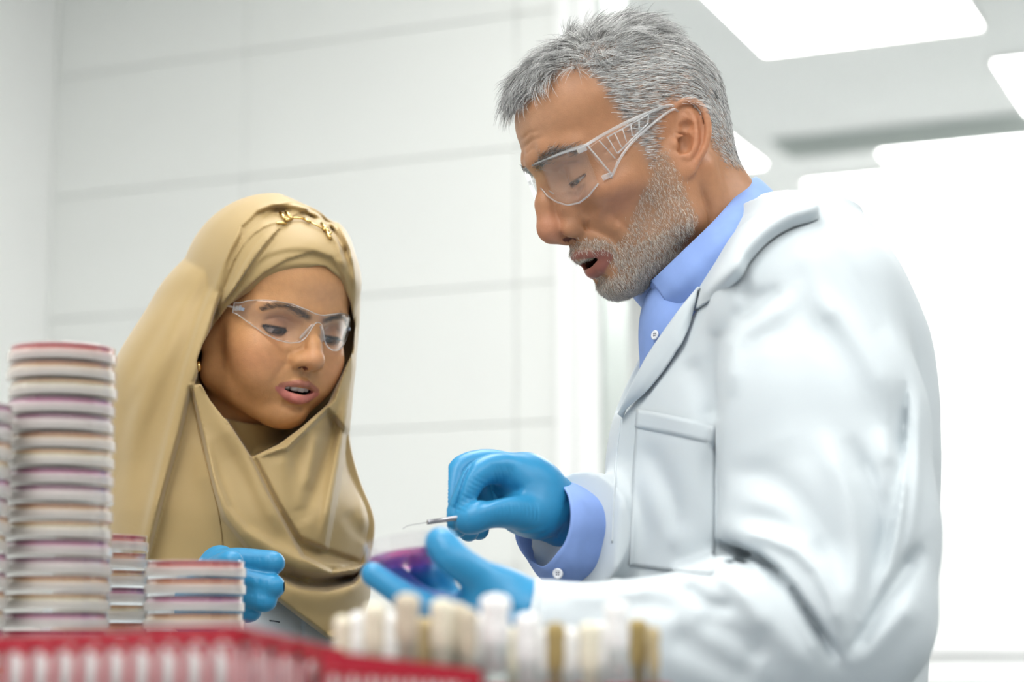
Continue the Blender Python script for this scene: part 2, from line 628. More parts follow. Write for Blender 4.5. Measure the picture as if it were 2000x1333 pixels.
def rot(a, ax):
    c, s = math.cos(a), math.sin(a)
    return np.array({'x': [[1, 0, 0], [0, c, -s], [0, s, c]], 'y': [[c, 0, s], [0, 1, 0], [-s, 0, c]], 'z': [[c, -s, 0], [s, c, 0], [0, 0, 1]]}[ax], float)


def vnormals(V, F):
    n = np.cross(V[F[:, 2]] - V[F[:, 0]], V[F[:, 3]] - V[F[:, 1]]) if F.shape[1] == 4 else np.cross(V[F[:, 1]] - V[F[:, 0]], V[F[:, 2]] - V[F[:, 0]])
    N = np.zeros_like(V, dtype=np.float64)
    for c in range(F.shape[1]):
        for e in range(3):
            N[:, e] += np.bincount(F[:, c], n[:, e], len(V))
    return N / (np.linalg.norm(N, axis=1, keepdims=True) + 1e-12)


def strands(P, radius, colors=None, sides=3):
    """P: (n, s, 3) strand points -> tapered hairs as V, F, C"""
    n, s, _ = P.shape
    T = np.gradient(P, axis=1); T /= np.linalg.norm(T, axis=2, keepdims=True) + 1e-12
    ref = np.array([0.31, 0.77, 0.55])
    A = np.cross(T, ref); A /= np.linalg.norm(A, axis=2, keepdims=True) + 1e-12
    B = np.cross(T, A)
    rad = np.asarray(radius)
    if rad.ndim == 1: rad = rad[None, :]
    rad = np.broadcast_to(rad, (n, s))[:, :, None]
    V = np.stack([P + rad * (A * math.cos(2 * math.pi * j / sides) + B * math.sin(2 * math.pi * j / sides)) for j in range(sides)], 2)
    V = V.reshape(-1, 3)
    base = (np.arange(n) * s * sides)[:, None, None]
    i = np.arange(s - 1)[None, :, None] * sides; j = np.arange(sides)[None, None, :]; j2 = (j + 1) % sides
    F = np.stack([base + i + j, base + i + j2, base + i + sides + j2, base + i + sides + j], -1).reshape(-1, 4)
    C = None
    if colors is not None: C = np.repeat(colors, s * sides, axis=0)
    return V, F, C
# ================================================================== the room
AZ = math.radians(23.6)
DB = np.array([math.sin(AZ), math.cos(AZ), 0])        # into the room, along the side walls
DA = np.array([-math.cos(AZ), math.sin(AZ), 0])       # along the back wall, to the left
RZ = -AZ                                               # rotation of room-aligned boxes (local x along -DA, y along DB)
RM = rot(RZ, 'z')
CEIL = 2.70


def room_xy(p):
    """world -> room coordinates (a to the right along the wall, b into the room)"""
    p = np.asarray(p, float)
    return np.array([-(p @ DA), p @ DB, p[2]])


def room_pt(a, b, z):
    return -DA * a + DB * b + np.array([0, 0, z])


def room_box(name, a0, a1, b0, b1, z0, z1, mat, parent=None, bev=0.0):
    mb = MB().box((0, 0, 0), ((a1 - a0) / 2, (b1 - b0) / 2, (z1 - z0) / 2), bev=bev)
    c = room_pt((a0 + a1) / 2, (b0 + b1) / 2, (z0 + z1) / 2)
    if parent is not None:
        mb.v = [tuple(RM @ np.array(v) + c) for v in mb.v]
        return mb.build(name, mat, parent)
    return mb.build(name, mat, None, loc=c, rot=(0, 0, RZ))


def ceil_px(px, py):
    d = C_R * ((px - CX) / FPX) + C_U * ((CY - py) / FPX) + C_F
    return room_xy(CAM + d * ((CEIL - CAM[2]) / d[2]))


m_tile = pbr('white_glazed_tile', srgb(232, 234, 231), rough=0.22, noise=0.012, nscale=3, spec=0.5)
m_joint = pbr('pale_grout', srgb(232, 234, 231), rough=0.8)
m_paint = pbr('white_paint', srgb(244, 245, 243), rough=0.6, noise=0.01, nscale=5)
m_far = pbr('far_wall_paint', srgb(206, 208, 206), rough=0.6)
m_ceil = pbr('ceiling_paint', srgb(245, 247, 245), rough=0.8)
m_frame = pbr('white_lacquer', srgb(246, 247, 246), rough=0.35)
m_floor = pbr('grey_vinyl', srgb(172, 176, 176), rough=0.4, noise=0.05, nscale=8)
m_alu = pbr('brushed_aluminium', srgb(196, 204, 200), rough=0.35, metal=0.6)
m_glow = pbr('panel_diffuser', (1, 1, 1), rough=0.6, emit=((1.0, 0.99, 0.97), PANEL_STRENGTH))
m_grey = pbr('grey_metal', srgb(188, 196, 192), rough=0.5)

# where the back wall runs
P0 = np.array([0, 3.6, 0]); B0 = room_xy(P0)[1]
def wall_a(px, b=B0):
    """room coordinate a on the plane b for an image column at eye height"""
    k = (px - CX) / FPX
    t = np.linspace(-6, 6, 24001)
    pts = -DA[None] * t[:, None] + DB[None] * b
    return float(t[np.argmin(np.abs(pts[:, 0] / np.maximum(pts[:, 1], .2) / math.sqrt(1) - k * (1 / _c)))])
A_L = wall_a(92); A_R = wall_a(1092)
A_J = wall_a(1180)
B_FAR = room_xy(unproj(1800, 1250, 7.4))[1]

floor = tag(room_box('floor', -4.0, 6.0, -3.0, B_FAR + 0.2, -0.1, 0.0, m_floor), 'grey vinyl laboratory floor', kind='structure')
ceiling = tag(room_box('ceiling', -4.0, 6.0, -3.0, B_FAR + 0.2, CEIL, CEIL + 0.1, m_ceil), 'pale grey plastered ceiling', kind='structure')
wall_back = tag(room_box('wall_back', A_L - 0.12, A_R, B0 + 0.012, B0 + 0.14, 0, CEIL, m_joint), 'partition wall faced with large white glazed tiles', kind='structure')
wall_left = tag(room_box('wall_left', A_L - 0.13, A_L - 0.0, -3.0, B0 + 0.012, 0, CEIL, m_paint), 'plain white painted side wall', kind='structure')
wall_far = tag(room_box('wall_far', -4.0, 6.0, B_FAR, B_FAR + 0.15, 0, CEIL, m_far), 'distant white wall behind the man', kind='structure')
wall_right = tag(room_box('wall_right', 5.9, 6.0, -3.0, B_FAR, 0, CEIL, m_paint), 'white side wall', kind='structure')

# tiles of the back wall: large format, courses found from the joints in the photograph
def wall_z(px, py):
    d = C_R * ((px - CX) / FPX) + C_U * ((CY - py) / FPX) + C_F
    t = B0 / (d @ DB)
    return float((CAM + d * t)[2])
zj = sorted([wall_z(1000, 290), wall_z(1000, 552), wall_z(1000, 828)])
dz = (zj[2] - zj[0]) / 2
rows = [zj[0] + dz * k for k in range(-6, 7)]
rows = [z for z in rows if -0.01 < z < CEIL - 0.05]
rows = [0.0] + rows + [CEIL]
tw = 0.60; g = 0.0008
a_off = wall_a(1008) - 0.0
k0 = math.floor((A_L - a_off) / tw)
cols = sorted(set([A_L] + [a_off + tw * k for k in range(k0, 6) if A_L + 0.03 < a_off + tw * k < A_R - 0.03] + [A_R]))
tiles = {}
for i in range(len(rows) - 1):
    for j in range(len(cols) - 1):
        w, hgt = cols[j + 1] - cols[j] - 2 * g, rows[i + 1] - rows[i] - 2 * g
        if hgt < 0.02: continue
        key = (round(w, 3), round(hgt, 3))
        if key not in tiles:
            tiles[key] = MB().box((0, 0, 0), (w / 2, 0.007, hgt / 2), bev=0.0015).mesh('tile')
            tiles[key].materials.append(m_tile)
        o = link('tile', tiles[key], m_tile, None)
        c = room_pt((cols[j] + cols[j + 1]) / 2, B0 + 0.0055, (rows[i] + rows[i + 1]) / 2)
        o.parent = wall_back
        o.matrix_parent_inverse = Matrix.LocRotScale(wall_back.location, wall_back.rotation_euler, None).inverted()
        o.location = c; o.rotation_euler = (0, 0, RZ)

# door jamb at the end of the partition: stepped white frame with a metal edge
fr = empty('door_1', room_pt(A_R, B0, 0)); tag(fr, 'white stepped door frame at the end of the tiled wall', kind='structure')
fr_inv = Matrix.Translation(fr.location).inverted()
def fpart(name, *a, mat=m_frame, bev=0.004):
    o = room_box(name, *a, mat, fr, bev); o.matrix_parent_inverse = fr_inv; return o
fpart('architrave', A_R, A_R + 0.035, B0 - 0.020, B0 + 0.14, 0, CEIL)
fpart('jamb', A_R + 0.035, A_J - 0.008, B0 - 0.004, B0 + 0.14, 0, CEIL)
fpart('edge_strip', A_J - 0.008, A_J, B0 + 0.002, B0 + 0.13, 0, CEIL, mat=m_alu, bev=0.001)
# sill along the far wall
zs = float(unproj(1900, 1250, 7.0)[2])
room_o = tag(room_box('trim_1', -4.0, 5.8, B_FAR - 0.05, B_FAR - 0.001, zs - 0.045, zs, m_frame, bev=0.004), 'white dado rail along the distant wall', kind='structure')
tag(room_box('trim_2', -4.0, 5.8, B_FAR - 0.03, B_FAR - 0.001, zs - 0.16, zs - 0.075, m_frame, bev=0.004), 'white ledge under the dado rail', kind='structure')

# ceiling light panels
m_pframe = pbr('panel_frame', srgb(240, 240, 238), rough=0.5)
def panel(a0, a1, b0, b1, label):
    t = empty('ceiling_light', room_pt((a0 + a1) / 2, (b0 + b1) / 2, CEIL), (0, 0, RZ))
    tag(t, label, 'ceiling light', 'recessed ceiling panels')
    w, d = (a1 - a0) / 2, (b1 - b0) / 2
    f = MB()
    for sx in (-1, 1): f.box((sx * (w + 0.006), 0, -0.005), (0.006, d + 0.012, 0.006))
    for sy in (-1, 1): f.box((0, sy * (d + 0.006), -0.005), (w, 0.006, 0.006))
    f.build('frame', m_pframe, t)
    MB().box((0, 0, -0.004), (w - 0.0005, d - 0.0005, 0.004)).build('diffuser', m_glow, t)
p1 = ceil_px(1495, 100); p3 = ceil_px(1690, 450); p3n = ceil_px(1570, 352); p5 = ceil_px(1496, 318); p2 = ceil_px(1940, 115); p4 = ceil_px(1715, 292)
wA = ceil_px(1920, 52)[0] - p1[0]
panel(p1[0], p1[0] + wA, p1[1] - 1.2, p1[1], 'bright ceiling panel at the top edge, directly right of the grey hair')
panel(p2[0], p2[0] + wA, p2[1], p2[1] + 1.2, 'ceiling panel cut off by the right edge of the view')
panel(p3[0], p3[0] + 2.2, p3n[1], p3[1], 'lowest wide ceiling panel just above the lab coat shoulder')
panel(p5[0] - wA, p5[0], p5[1] - 1.2, p5[1], 'ceiling panel half hidden behind the back of the man\'s neck')
p4b = p3n[1] - 0.06
panel(p4[0], p4[0] + 1.6, p4[1], p4b, 'narrow ceiling panel right behind the widest one')
# the same grid goes on over the people and behind the camera
for a, b, w in [(-1.0, 0.3, 'left row, over the bench'), (0.6, 0.3, 'middle row, over the bench'), (-1.0, 2.0, 'left row, over the headscarf'), (0.75, 2.0, 'middle row, over the two people'), (-0.9, -1.6, 'left row, behind the viewer'), (0.8, -1.6, 'middle row, behind the viewer')]:
    panel(a - 0.3, a + 0.3, b - 0.6, b + 0.6, 'overhead ceiling panel out of view, ' + w)
# ventilation grille in the ceiling
v0 = ceil_px(1570, 300)
vt = empty('ceiling_vent', room_pt(v0[0] + 0.45, v0[1] - 0.12, CEIL), (0, 0, RZ)); tag(vt, 'grey ventilation strip between the ceiling panels', 'vent')
MB().box((0, 0, -0.006), (0.5, 0.11, 0.006), bev=0.002).build('backing', m_grey, vt)
for k in range(5):
    MB().box((0, -0.08 + 0.04 * k, -0.018), (0.48, 0.006, 0.006)).build('slat', m_grey, vt)
# ================================================================== heads (sculpted in mm: x forward, y to the person's left, z up)
def head_matrix(yaw, pitch, roll):
    return rot(math.radians(yaw), 'z') @ rot(math.radians(pitch), 'y') @ rot(math.radians(roll), 'x')


MAN_R = head_matrix(199, 25, 0); MAN_T = np.array([0.1255, 1.75, 1.500]); MAN_S = 0.001
WOM_R = head_matrix(-52, 16.5, -3.2); WOM_T = np.array([-0.2464, 1.90, 1.3703]); WOM_S = 0.000953


def man_w(p): return (np.asarray(p, float) * MAN_S) @ MAN_R.T + MAN_T
def wom_w(p): return (np.asarray(p, float) * WOM_S) @ WOM_R.T + WOM_T


def both(fn):
    for s in (1, -1): fn(s)


def ear(F, c, ux, uy, s, size=1.0, flare=25):
    """outer ear; c centre on the skull, ux = direction of the ear's back edge tilt in the x-z plane"""
    up = np.array([ux, 0, uy]); up /= np.linalg.norm(up)
    back = np.array([-up[2], 0, up[0]])
    if back[0] > 0: back = -back
    fl = math.radians(flare)
    bk = back * math.cos(fl) + np.array([0, s, 0]) * math.sin(fl)
    nn = np.cross(bk, up)
    if nn[1] * s < 0: nn = -nn
    P = lambda u, v, n: np.asarray(c) + size * (bk * u + up * v + nn * n)
    R = np.stack([bk, up, nn], 1)
    z = size
    F.ell(P(2, 4, -4), (13 * z, 24 * z, 6 * z), 5, R=R)
    F.ell(P(2, 2, 0), (15 * z, 29 * z, 3.2 * z), 3, R=R)
    F.ell(P(-3, -25, 0.5), (9 * z, 9 * z, 3.8 * z), 5, R=R)
    rim = [(-9, 2, 1), (-13, 9, 2), (-13, 20, 2.5), (-6, 30, 3), (5, 33, 3), (14, 28, 3), (18.5, 16, 3), (18.5, 2, 3), (14, -11, 2.5), (8, -20, 2), (3, -28, 1)]
    rim = catmull([P(*q) for q in rim], 26)
    F.chain(rim, np.interp(np.linspace(0, 1, 26), [0, .15, .5, .8, 1], [2.2, 2.8, 3.3, 3.0, 2.4]) * z, 1.5)
    ah = catmull([P(*q) for q in [(4, 24, 1), (8, 15, 2.5), (9, 2, 3), (6, -9, 3), (1, -16, 2.5)]], 12)
    F.chain(ah, 2.8 * z, 2.5)
    F.chain([P(8, 14, 2.5), P(0, 20, 1)], [2.4 * z, 1.8 * z], 2)
    F.ell(P(-3, -3, 4), (7.5 * z, 11 * z, 8 * z), 2.5, 'sub', R=R)
    F.ell(P(0, 11, 4), (6 * z, 5 * z, 5.5 * z), 2.5, 'sub', R=R)
    F.ell(P(13.3, 8, 5.2), (2.2 * z, 14 * z, 2.6 * z), 2.5, 'sub', R=R)
    F.ell(P(-11, -4, 2), (4 * z, 6 * z, 4.5 * z), 3, R=R)
    F.ell(P(-2, -16, 2), (4 * z, 3.5 * z, 4 * z), 3, R=R)
    F.chain([P(-10, 3, 2), P(-4, 3, 1.5)], [2.2 * z, 1.5 * z], 1.5)


# ------------------------------------------------------------------ the man's head
def man_head():
    F = Field((-112, -96, -205), (134, 96, 142), 1.25); F.pad = 30
    F.ell((0, 0, 48), (97, 75, 84))
    F.ell((42, 0, 72), (58, 62, 50), 20)
    F.ell((38, 0, 4), (60, 65, 62), 22)
    F.ell((66, 0, -46), (34, 37, 36), 20)
    F.ell((38, 0, -54), (44, 50, 36), 18)
    F.ell((10, 0, -25), (45, 63, 45), 16)
    both(lambda s: F.chain([(2, 60 * s, -8), (16, 53 * s, -56), (70, 15 * s, -83)], [13, 15, 14], 18, kin=12))
    F.ell((70, 0, -84), (17, 21, 16), 12)
    # neck
    F.chain([(-24, 0, -10), (-30, 0, -80), (-62, 0, -200)], [57, 56, 64], 26, kin=20)
    F.chain([(20, 0, -75), (-5, 0, -140)], [34, 34], 24)
    both(lambda s: F.chain([(-18, 58 * s, -22), (-14, 46 * s, -90), (-14, 22 * s, -160)], [13, 11, 9], 14))
    both(lambda s: F.ell((64, 49 * s, -6), (24, 17, 14), 16))
    both(lambda s: F.ell((52, 82 * s, 44), (26, 15, 24), 16, 'sub'))
    both(lambda s: F.ell((62, 69 * s, -40), (22, 12, 16), 16, 'sub'))
    F.pad = 10
    # brow
    both(lambda s: F.chain([(97, 6 * s, 44), (95, 22 * s, 47), (78, 44 * s, 39)], [8.5, 8.5, 7.5], 13))
    F.ell((95, 0, 44), (9, 14, 11), 10)
    both(lambda s: F.ell((100, 31 * s, 17), (15, 19, 12), 10, 'sub'))
    # eyes: lids over the eyeball, gaze cast down
    for s in (1, -1):
        ec = (76, 31 * s, 15)
        F.ell(ec, (12, 14, 12), 2)
        up = math.radians(-13); lo = math.radians(-31)
        F.lid(ec, 14.3, (-math.sin(up), 0, math.cos(up)), 4)
        F.lid(ec, 13.9, (math.sin(lo), 0, -math.cos(lo)), 4)
        F.eye_slot(ec, -13, -31, 12.2, 17)
        F.crease([(17 * s, 27), (31 * s, 30), (46 * s, 25)], -1.8, 2.2, lo=(60, -60, 5))
        F.crease([(18 * s, 5), (30 * s, -1), (44 * s, 4)], -1.6, 2.6, lo=(60, -60, -20))
        F.crease([(22 * s, -4), (33 * s, -8), (44 * s, -4)], 1.0, 4, lo=(60, -60, -20))
    # nose
    F.chain([(94, 0, 34), (100, 0, 22), (109, 0, 5), (115, 0, -12)], [7.5, 7.5, 8.5, 9.5], 9, kin=6)
    F.ell((115, 0, -19), (11.5, 11, 10), 6)
    both(lambda s: F.chain([(88, 10 * s, 20), (96, 12 * s, -8), (98, 13 * s, -24)], [7, 8, 8], 9))
    both(lambda s: F.ell((99, 14 * s, -25), (11, 7.5, 8.5), 4))
    F.chain([(117, 0, -25), (104, 0, -33)], [5, 4.5], 5)
    both(lambda s: F.ell((107, 8 * s, -34), (7.5, 3.4, 5), 2.5, 'sub'))
    both(lambda s: F.crease([(90, -14), (86.5, -24), (92, -34)], -1.4, 2.6, ax=(0, 2), lo=((0, 8, -60) if s > 0 else (0, -60, -60)), hi=((140, 60, 60) if s > 0 else (140, -8, 60))))
    # mouth, half open
    both(lambda s: F.chain([(80, 26 * s, -57), (94, 13 * s, -51), (98.5, 5 * s, -48), (98.5, 0, -49)], [3.2, 5, 5.6, 5.2], 5))
    both(lambda s: F.chain([(79, 25 * s, -60), (88, 13 * s, -67), (91.5, 0, -67.5)], [3.2, 5.6, 6.4], 5))
    F.ell((90, 0, -58.8), (20, 19, 4.0), 1.5, 'sub')
    F.ell((72, 0, -60), (26, 18, 9), 3, 'sub')
    F.crease([(-16, -77), (0, -78), (16, -77)], -2.5, 5, lo=(60, -40, -95))
    # lines of age
    for s in (1, -1):
        lo = (20, 8, -120) if s > 0 else (20, -80, -120); hi = (140, 80, 120) if s > 0 else (140, -8, 120)
        F.crease([(93, -22), (86, -36), (78, -48), (73, -62)], -2.4, 3.2, ax=(0, 2), lo=lo, hi=hi)
        F.crease([(86, -20), (78, -34), (71, -46)], 1.8, 5.5, ax=(0, 2), lo=lo, hi=hi)
        F.crease([(70, -30), (66, -42), (62, -52)], -1.3, 2.6, ax=(0, 2), lo=lo, hi=hi)
        F.crease([(64, 22), (56, 26), (50, 30)], -0.9, 1.6, ax=(0, 2), lo=lo, hi=hi)
        F.crease([(64, 14), (55, 14), (48, 15)], -0.9, 1.6, ax=(0, 2), lo=lo, hi=hi)
        F.crease([(-6, -36), (-6, -60), (4, -100)], -2.2, 3.5, ax=(0, 2), lo=(-60, 30, -140) if s > 0 else (-60, -80, -140), hi=(40, 80, 0) if s > 0 else (40, -30, 0))
    for zz, q in ((62, 30), (69, 26), (55, 20)):
        F.crease([(-q, zz - 3), (-q / 2, zz), (0, zz - 1.5), (q / 2, zz), (q, zz - 3)], -0.7, 1.6, lo=(70, -60, 40))
    ear(F, (-10, 73, 6), -0.37, 0.93, 1, 1.04, 28)
    ear(F, (-10, -73, 6), -0.37, 0.93, -1, 1.04, 28)
    return F


V, Fq = man_head().surface()
Nl = vnormals(V, Fq)
x, y, z = V[:, 0], V[:, 1], V[:, 2]; ay = np.abs(y)


def mixc(C, m, col):
    m = np.clip(m, 0, 1)[:, None]
    return C * (1 - m) + np.array(col)[None] * m


def gauss3(c, r):
    return np.exp(-(((x - c[0]) / r[0]) ** 2 + ((ay - c[1]) / r[1]) ** 2 + ((z - c[2]) / r[2]) ** 2))


def sstep(a, b, t):
    t = np.clip((t - a) / (b - a), 0, 1); return t * t * (3 - 2 * t)


SKIN_M = srgb(170, 122, 88)
C = np.tile(np.array(SKIN_M), (len(V), 1))
rng = np.random.default_rng(5)
C = mixc(C, 0.55 * gauss3((116, 0, -18), (16, 16, 16)), srgb(196, 128, 104))
C = mixc(C, 0.45 * gauss3((66, 48, -16), (24, 22, 18)), srgb(198, 134, 106))
C = mixc(C, 0.5 * gauss3((-10, 84, 6), (26, 14, 40)), srgb(208, 138, 104))
C = mixc(C, 0.35 * gauss3((95, 0, 78), (40, 60, 20)), srgb(214, 168, 134))
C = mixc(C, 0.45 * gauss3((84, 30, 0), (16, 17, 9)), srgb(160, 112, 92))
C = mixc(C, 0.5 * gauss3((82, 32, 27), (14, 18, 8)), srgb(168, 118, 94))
dl, _ = seg_dist(ay, z, np.array([(26, -57.5), (13, -51.5), (5, -47.5), (0, -49)]))
lipu = sstep(5.5, 3.5, dl) * (x > 76) * (z < -45.5)
dl2, _ = seg_dist(ay, z, np.array([(25, -60), (13, -67.5), (0, -68.5)]))
lipl = sstep(7.5, 5.5, dl2) * (x > 74) * (z > -77)
C = mixc(C, 0.9 * np.maximum(lipu, lipl), srgb(146, 88, 78))
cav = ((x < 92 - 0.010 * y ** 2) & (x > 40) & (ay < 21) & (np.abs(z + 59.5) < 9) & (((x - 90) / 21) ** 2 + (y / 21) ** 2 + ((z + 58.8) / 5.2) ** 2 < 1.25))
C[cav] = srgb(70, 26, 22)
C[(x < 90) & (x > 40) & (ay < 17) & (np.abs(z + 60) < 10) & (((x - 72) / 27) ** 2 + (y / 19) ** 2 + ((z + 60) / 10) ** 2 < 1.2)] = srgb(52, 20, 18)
C[(((x - 107) / 9) ** 2 + ((ay - 8) / 4.4) ** 2 + ((z + 34) / 6) ** 2 < 1)] = srgb(96, 52, 42)
# hair masks in the head's own frame
front_hl = np.interp(ay, [0, 20, 35, 46, 56, 64, 72, 90], [100, 100, 103, 110, 100, 72, 40, 20])
hair_m = (z > np.interp(x, [-110, -60, -46, -30, -14, 10, 24, 30, 34, 39, 41, 46, 56, 74, 86, 120], [-34, -30, -22, 20, 36, 34, 0, -6, 24, 52, 72, 96, 108, 102, 97, 96]))
hair_m |= (x < -20) & (z > 34)
hair_m &= ~((x > 40) & (z < front_hl - 6))
ear_m = (np.sqrt((x + 10) ** 2 + (z - 5) ** 2 * 0.35) < 24) & (ay > 73)
hair_m &= ~ear_m
neckm = (z < -40)
hair_m &= ~neckm
beard_top = np.interp(x, [10, 24, 30, 40, 54, 64, 74, 84, 92, 110], [6, 4, -8, -18, -34, -46, -54, -46, -40, -38])
beard_bot = np.interp(x, [0, 14, 30, 52, 80, 120], [-40, -64, -84, -100, -112, -112])
lips = (np.maximum(lipu, lipl) > 0.25)
bare = (np.sqrt(((ay - 17) / 10) ** 2 + ((z + 74) / 6) ** 2) < 1) & (x > 70)
beard_m = (z < beard_top) & (z > beard_bot) & (x > 12) & ~lips & ~cav & ~bare & ~((z > -37.5) & (ay < 21) & (x > 86))
beard_m &= ~ear_m
hw = hair_m.astype(float); bw = beard_m.astype(float)
# soften the masks over the mesh
for it in range(18):
    for arr in ((hw, bw) if it < 8 else (hw,)):
        a = arr[Fq].mean(1); acc = np.zeros(len(V)); cnt = np.zeros(len(V))
        for c in range(4):
            acc += np.bincount(Fq[:, c], a, len(V)); cnt += np.bincount(Fq[:, c], minlength=len(V))
        arr[:] = acc / np.maximum(cnt, 1)
C = mixc(C, 0.5 * hw, srgb(150, 142, 134))
C = mixc(C, 0.40 * bw, srgb(150, 126, 106))
m_skin = pbr('skin', (0.6, 0.4, 0.3), rough=0.42, attr='Col', sss=0.10, noise=0.05, nscale=160, bump=0.25, bscale=900, spec=0.4, sssr=(0.006, 0.002, 0.001))
MV, MF, MC, MN = V, Fq, C, Nl

man = empty('person', (0.28, 1.78, 0)); tag(man, 'man with short grey hair and stubble in a white lab coat, leaning over a dish', 'person')
M_INV = Matrix.Translation(man.location).inverted()


def on_man(name, me, mat, label=None, parent=None):
    o = link(name, me, mat, parent or man)
    if parent is None: o.matrix_parent_inverse = M_INV
    else: o.matrix_parent_inverse = parent.matrix_parent_inverse if False else Matrix.Identity(4)
    if label: o['label'] = label
    return o


on_man('body', mesh_np('man_body', man_w(MV), MF, colors=MC), m_skin, 'tanned face and neck of the man, looking down')

# eyeballs
m_eye = pbr('eyeball', (1, 1, 1), rough=0.12, attr='Col', coat=0.6)


def eyeball(c, r, gaze, wfn, iris, on):
    mb = MB(); V = []; 
    n, m = 32, 24
    th = np.linspace(0, math.pi, m); ph = np.linspace(0, 2 * math.pi, n, endpoint=False)
    g = np.asarray(gaze, float); g /= np.linalg.norm(g)
    a = np.cross(g, [0, 0, 1]); a /= np.linalg.norm(a); b = np.cross(a, g)
    V = []; C = []
    for t in th:
        for p in ph:
            V.append(np.asarray(c) + r * (g * math.cos(t) + (a * math.cos(p) + b * math.sin(p)) * math.sin(t)))
            d = math.degrees(t)
            C.append((0.01, 0.008, 0.007) if d < 11 else (iris if d < 27 else ((0.05, 0.03, 0.02) if d < 30 else srgb(196, 178, 166))))
    F = [(i * n + j, (i + 1) * n + j, (i + 1) * n + (j + 1) % n, i * n + (j + 1) % n) for i in range(m - 1) for j in range(n)]
    return on('eyeball', mesh_np('eyeball', wfn(np.array(V)), np.array(F), colors=np.array(C)), m_eye)


for s in (1, -1):
    eyeball((76, 31 * s, 15), 12.6, (0.9, 0.06, -0.50), man_w, srgb(58, 62, 70), on_man)

# teeth of the lower row, just seen
tb = MB()
for i in range(-3, 4):
    tb.box((79 - 0.02 * (i * 5) ** 2, i * 5.2, -66), (2, 2.4, 4), bev=0.8)
for i in range(-3, 4):
    tb.box((86.5 - 0.02 * (i * 5.4) ** 2, i * 5.6, -54.2), (1.8, 2.6, 3.4), bev=0.8)
m_teeth = pbr('teeth', srgb(214, 202, 180), rough=0.25)
on_man('teeth', mesh_np('man_teeth', man_w(np.array(tb.v)), tb.f), m_teeth)

# ------------------------------------------------------------------ hair of the man
m_hair = pbr('hair', (0.5, 0.5, 0.5), rough=0.42, attr='Col', spec=0.35)


def sample_mesh(V, F, N, w, n, rng):
    """random points on the faces, weighted by the vertex weight w"""
    ar = np.linalg.norm(np.cross(V[F[:, 2]] - V[F[:, 0]], V[F[:, 3]] - V[F[:, 1]]), axis=1)
    p = ar * w[F].mean(1); p /= p.sum()
    fi = rng.choice(len(F), n, p=p)
    u, v = rng.random(n)[:, None], rng.random(n)[:, None]
    q = F[fi]
    bl = lambda A: (A[q[:, 0]] * (1 - u) + A[q[:, 1]] * u) * (1 - v) + (A[q[:, 3]] * (1 - u) + A[q[:, 2]] * u) * v
    P = bl(V); Nn = bl(N); Nn /= np.linalg.norm(Nn, axis=1, keepdims=True) + 1e-9
    return P, Nn


def grow(P, N, D, length, lift, curl, S, rng, jit):
    """hairs leave along N then bend to the combing direction D"""
    n = len(P)
    D = D - (D * N).sum(1, keepdims=True) * N
    D /= np.linalg.norm(D, axis=1, keepdims=True) + 1e-9
    D = D + rng.normal(0, jit, (n, 3)); D /= np.linalg.norm(D, axis=1, keepdims=True)
    out = [P - N * 0.4]
    p = P.copy(); step = (length / (S - 1))[:, None]
    for i in range(1, S):
        t = i / (S - 1)
        l = lift[:, None] * (1 - t) ** 1.0 + curl[:, None] * t
        d = D * (1 - np.abs(l)) + N * l
        d /= np.linalg.norm(d, axis=1, keepdims=True)
        p = p + d * step
        out.append(p.copy())
    return np.stack(out, 1)


rng = np.random.default_rng(11)
n = 30000
wdens = hw * np.where((MV[:, 2] > 60) | (MV[:, 0] < -40), 1.0, 0.8)
P, Nn = sample_mesh(MV, MF, MN, wdens, n, rng)
px_, py_, pz_ = P[:, 0], P[:, 1], P[:, 2]
top = sstep(88, 118, pz_ + 0.10 * px_)                     # the longer hair on top
frontal = sstep(20, 75, px_) * top
side_d = np.stack([-0.8 * np.ones(n), np.zeros(n), -0.30 - 0.25 * sstep(0, -70, px_)], 1)
back_d = np.stack([-0.25 * np.ones(n), np.zeros(n), -1.0 * np.ones(n)], 1)
wv = np.sin(px_ * 0.16 + py_ * 0.21) * 0.45 + np.sin(px_ * 0.05 - py_ * 0.12 + 1.0) * 0.5
top_d = np.stack([-0.55 + 1.55 * sstep(5, 70, px_), 0.45 * wv + 0.12 * np.sign(py_), 0.10 + 0 * px_], 1)
bk = sstep(-30, -75, px_)[:, None]
D = side_d * (1 - bk) + back_d * bk
D = D * (1 - top[:, None]) + top_d * top[:, None]
# locks: neighbouring hairs share a tilt
cell = np.floor(P / 7.0).astype(int)
hsh = np.sin(cell @ np.array([12.9898, 78.233, 37.719])) * 43758.5453
hsh = hsh - np.floor(hsh)
h2 = np.sin(cell @ np.array([39.346, 11.135, 83.155])) * 24634.6345; h2 = h2 - np.floor(h2)
D += np.stack([hsh - 0.5, h2 - 0.5, (hsh - h2) * 0.5], 1) * (0.35 + 0.75 * top[:, None])
length = (7 + 5 * sstep(20, 80, pz_) + (14 + 9 * hsh) * top + 1 * frontal) * rng.uniform(0.7, 1.15, n)
length *= np.where(pz_ < 10, 0.7, 1.0)
lift = 0.32 + 0.40 * top * (0.5 + h2) + 0.12 * frontal
curl = -0.12 + (0.25 * (hsh - 0.4)) * top - 0.15 * frontal
Pst = grow(P, Nn, D, length, lift, curl, 6, rng, 0.10)
tone = rng.random(n)
g = np.where(tone < 0.17, 0.14, np.where(tone < 0.45, 0.44, 0.80)) * rng.uniform(0.8, 1.2, n)
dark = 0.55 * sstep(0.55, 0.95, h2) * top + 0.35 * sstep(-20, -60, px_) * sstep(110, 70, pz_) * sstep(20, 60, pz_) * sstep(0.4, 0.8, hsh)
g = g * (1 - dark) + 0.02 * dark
HC = np.stack([g * 0.99, g * 0.99, g * 0.97], 1)
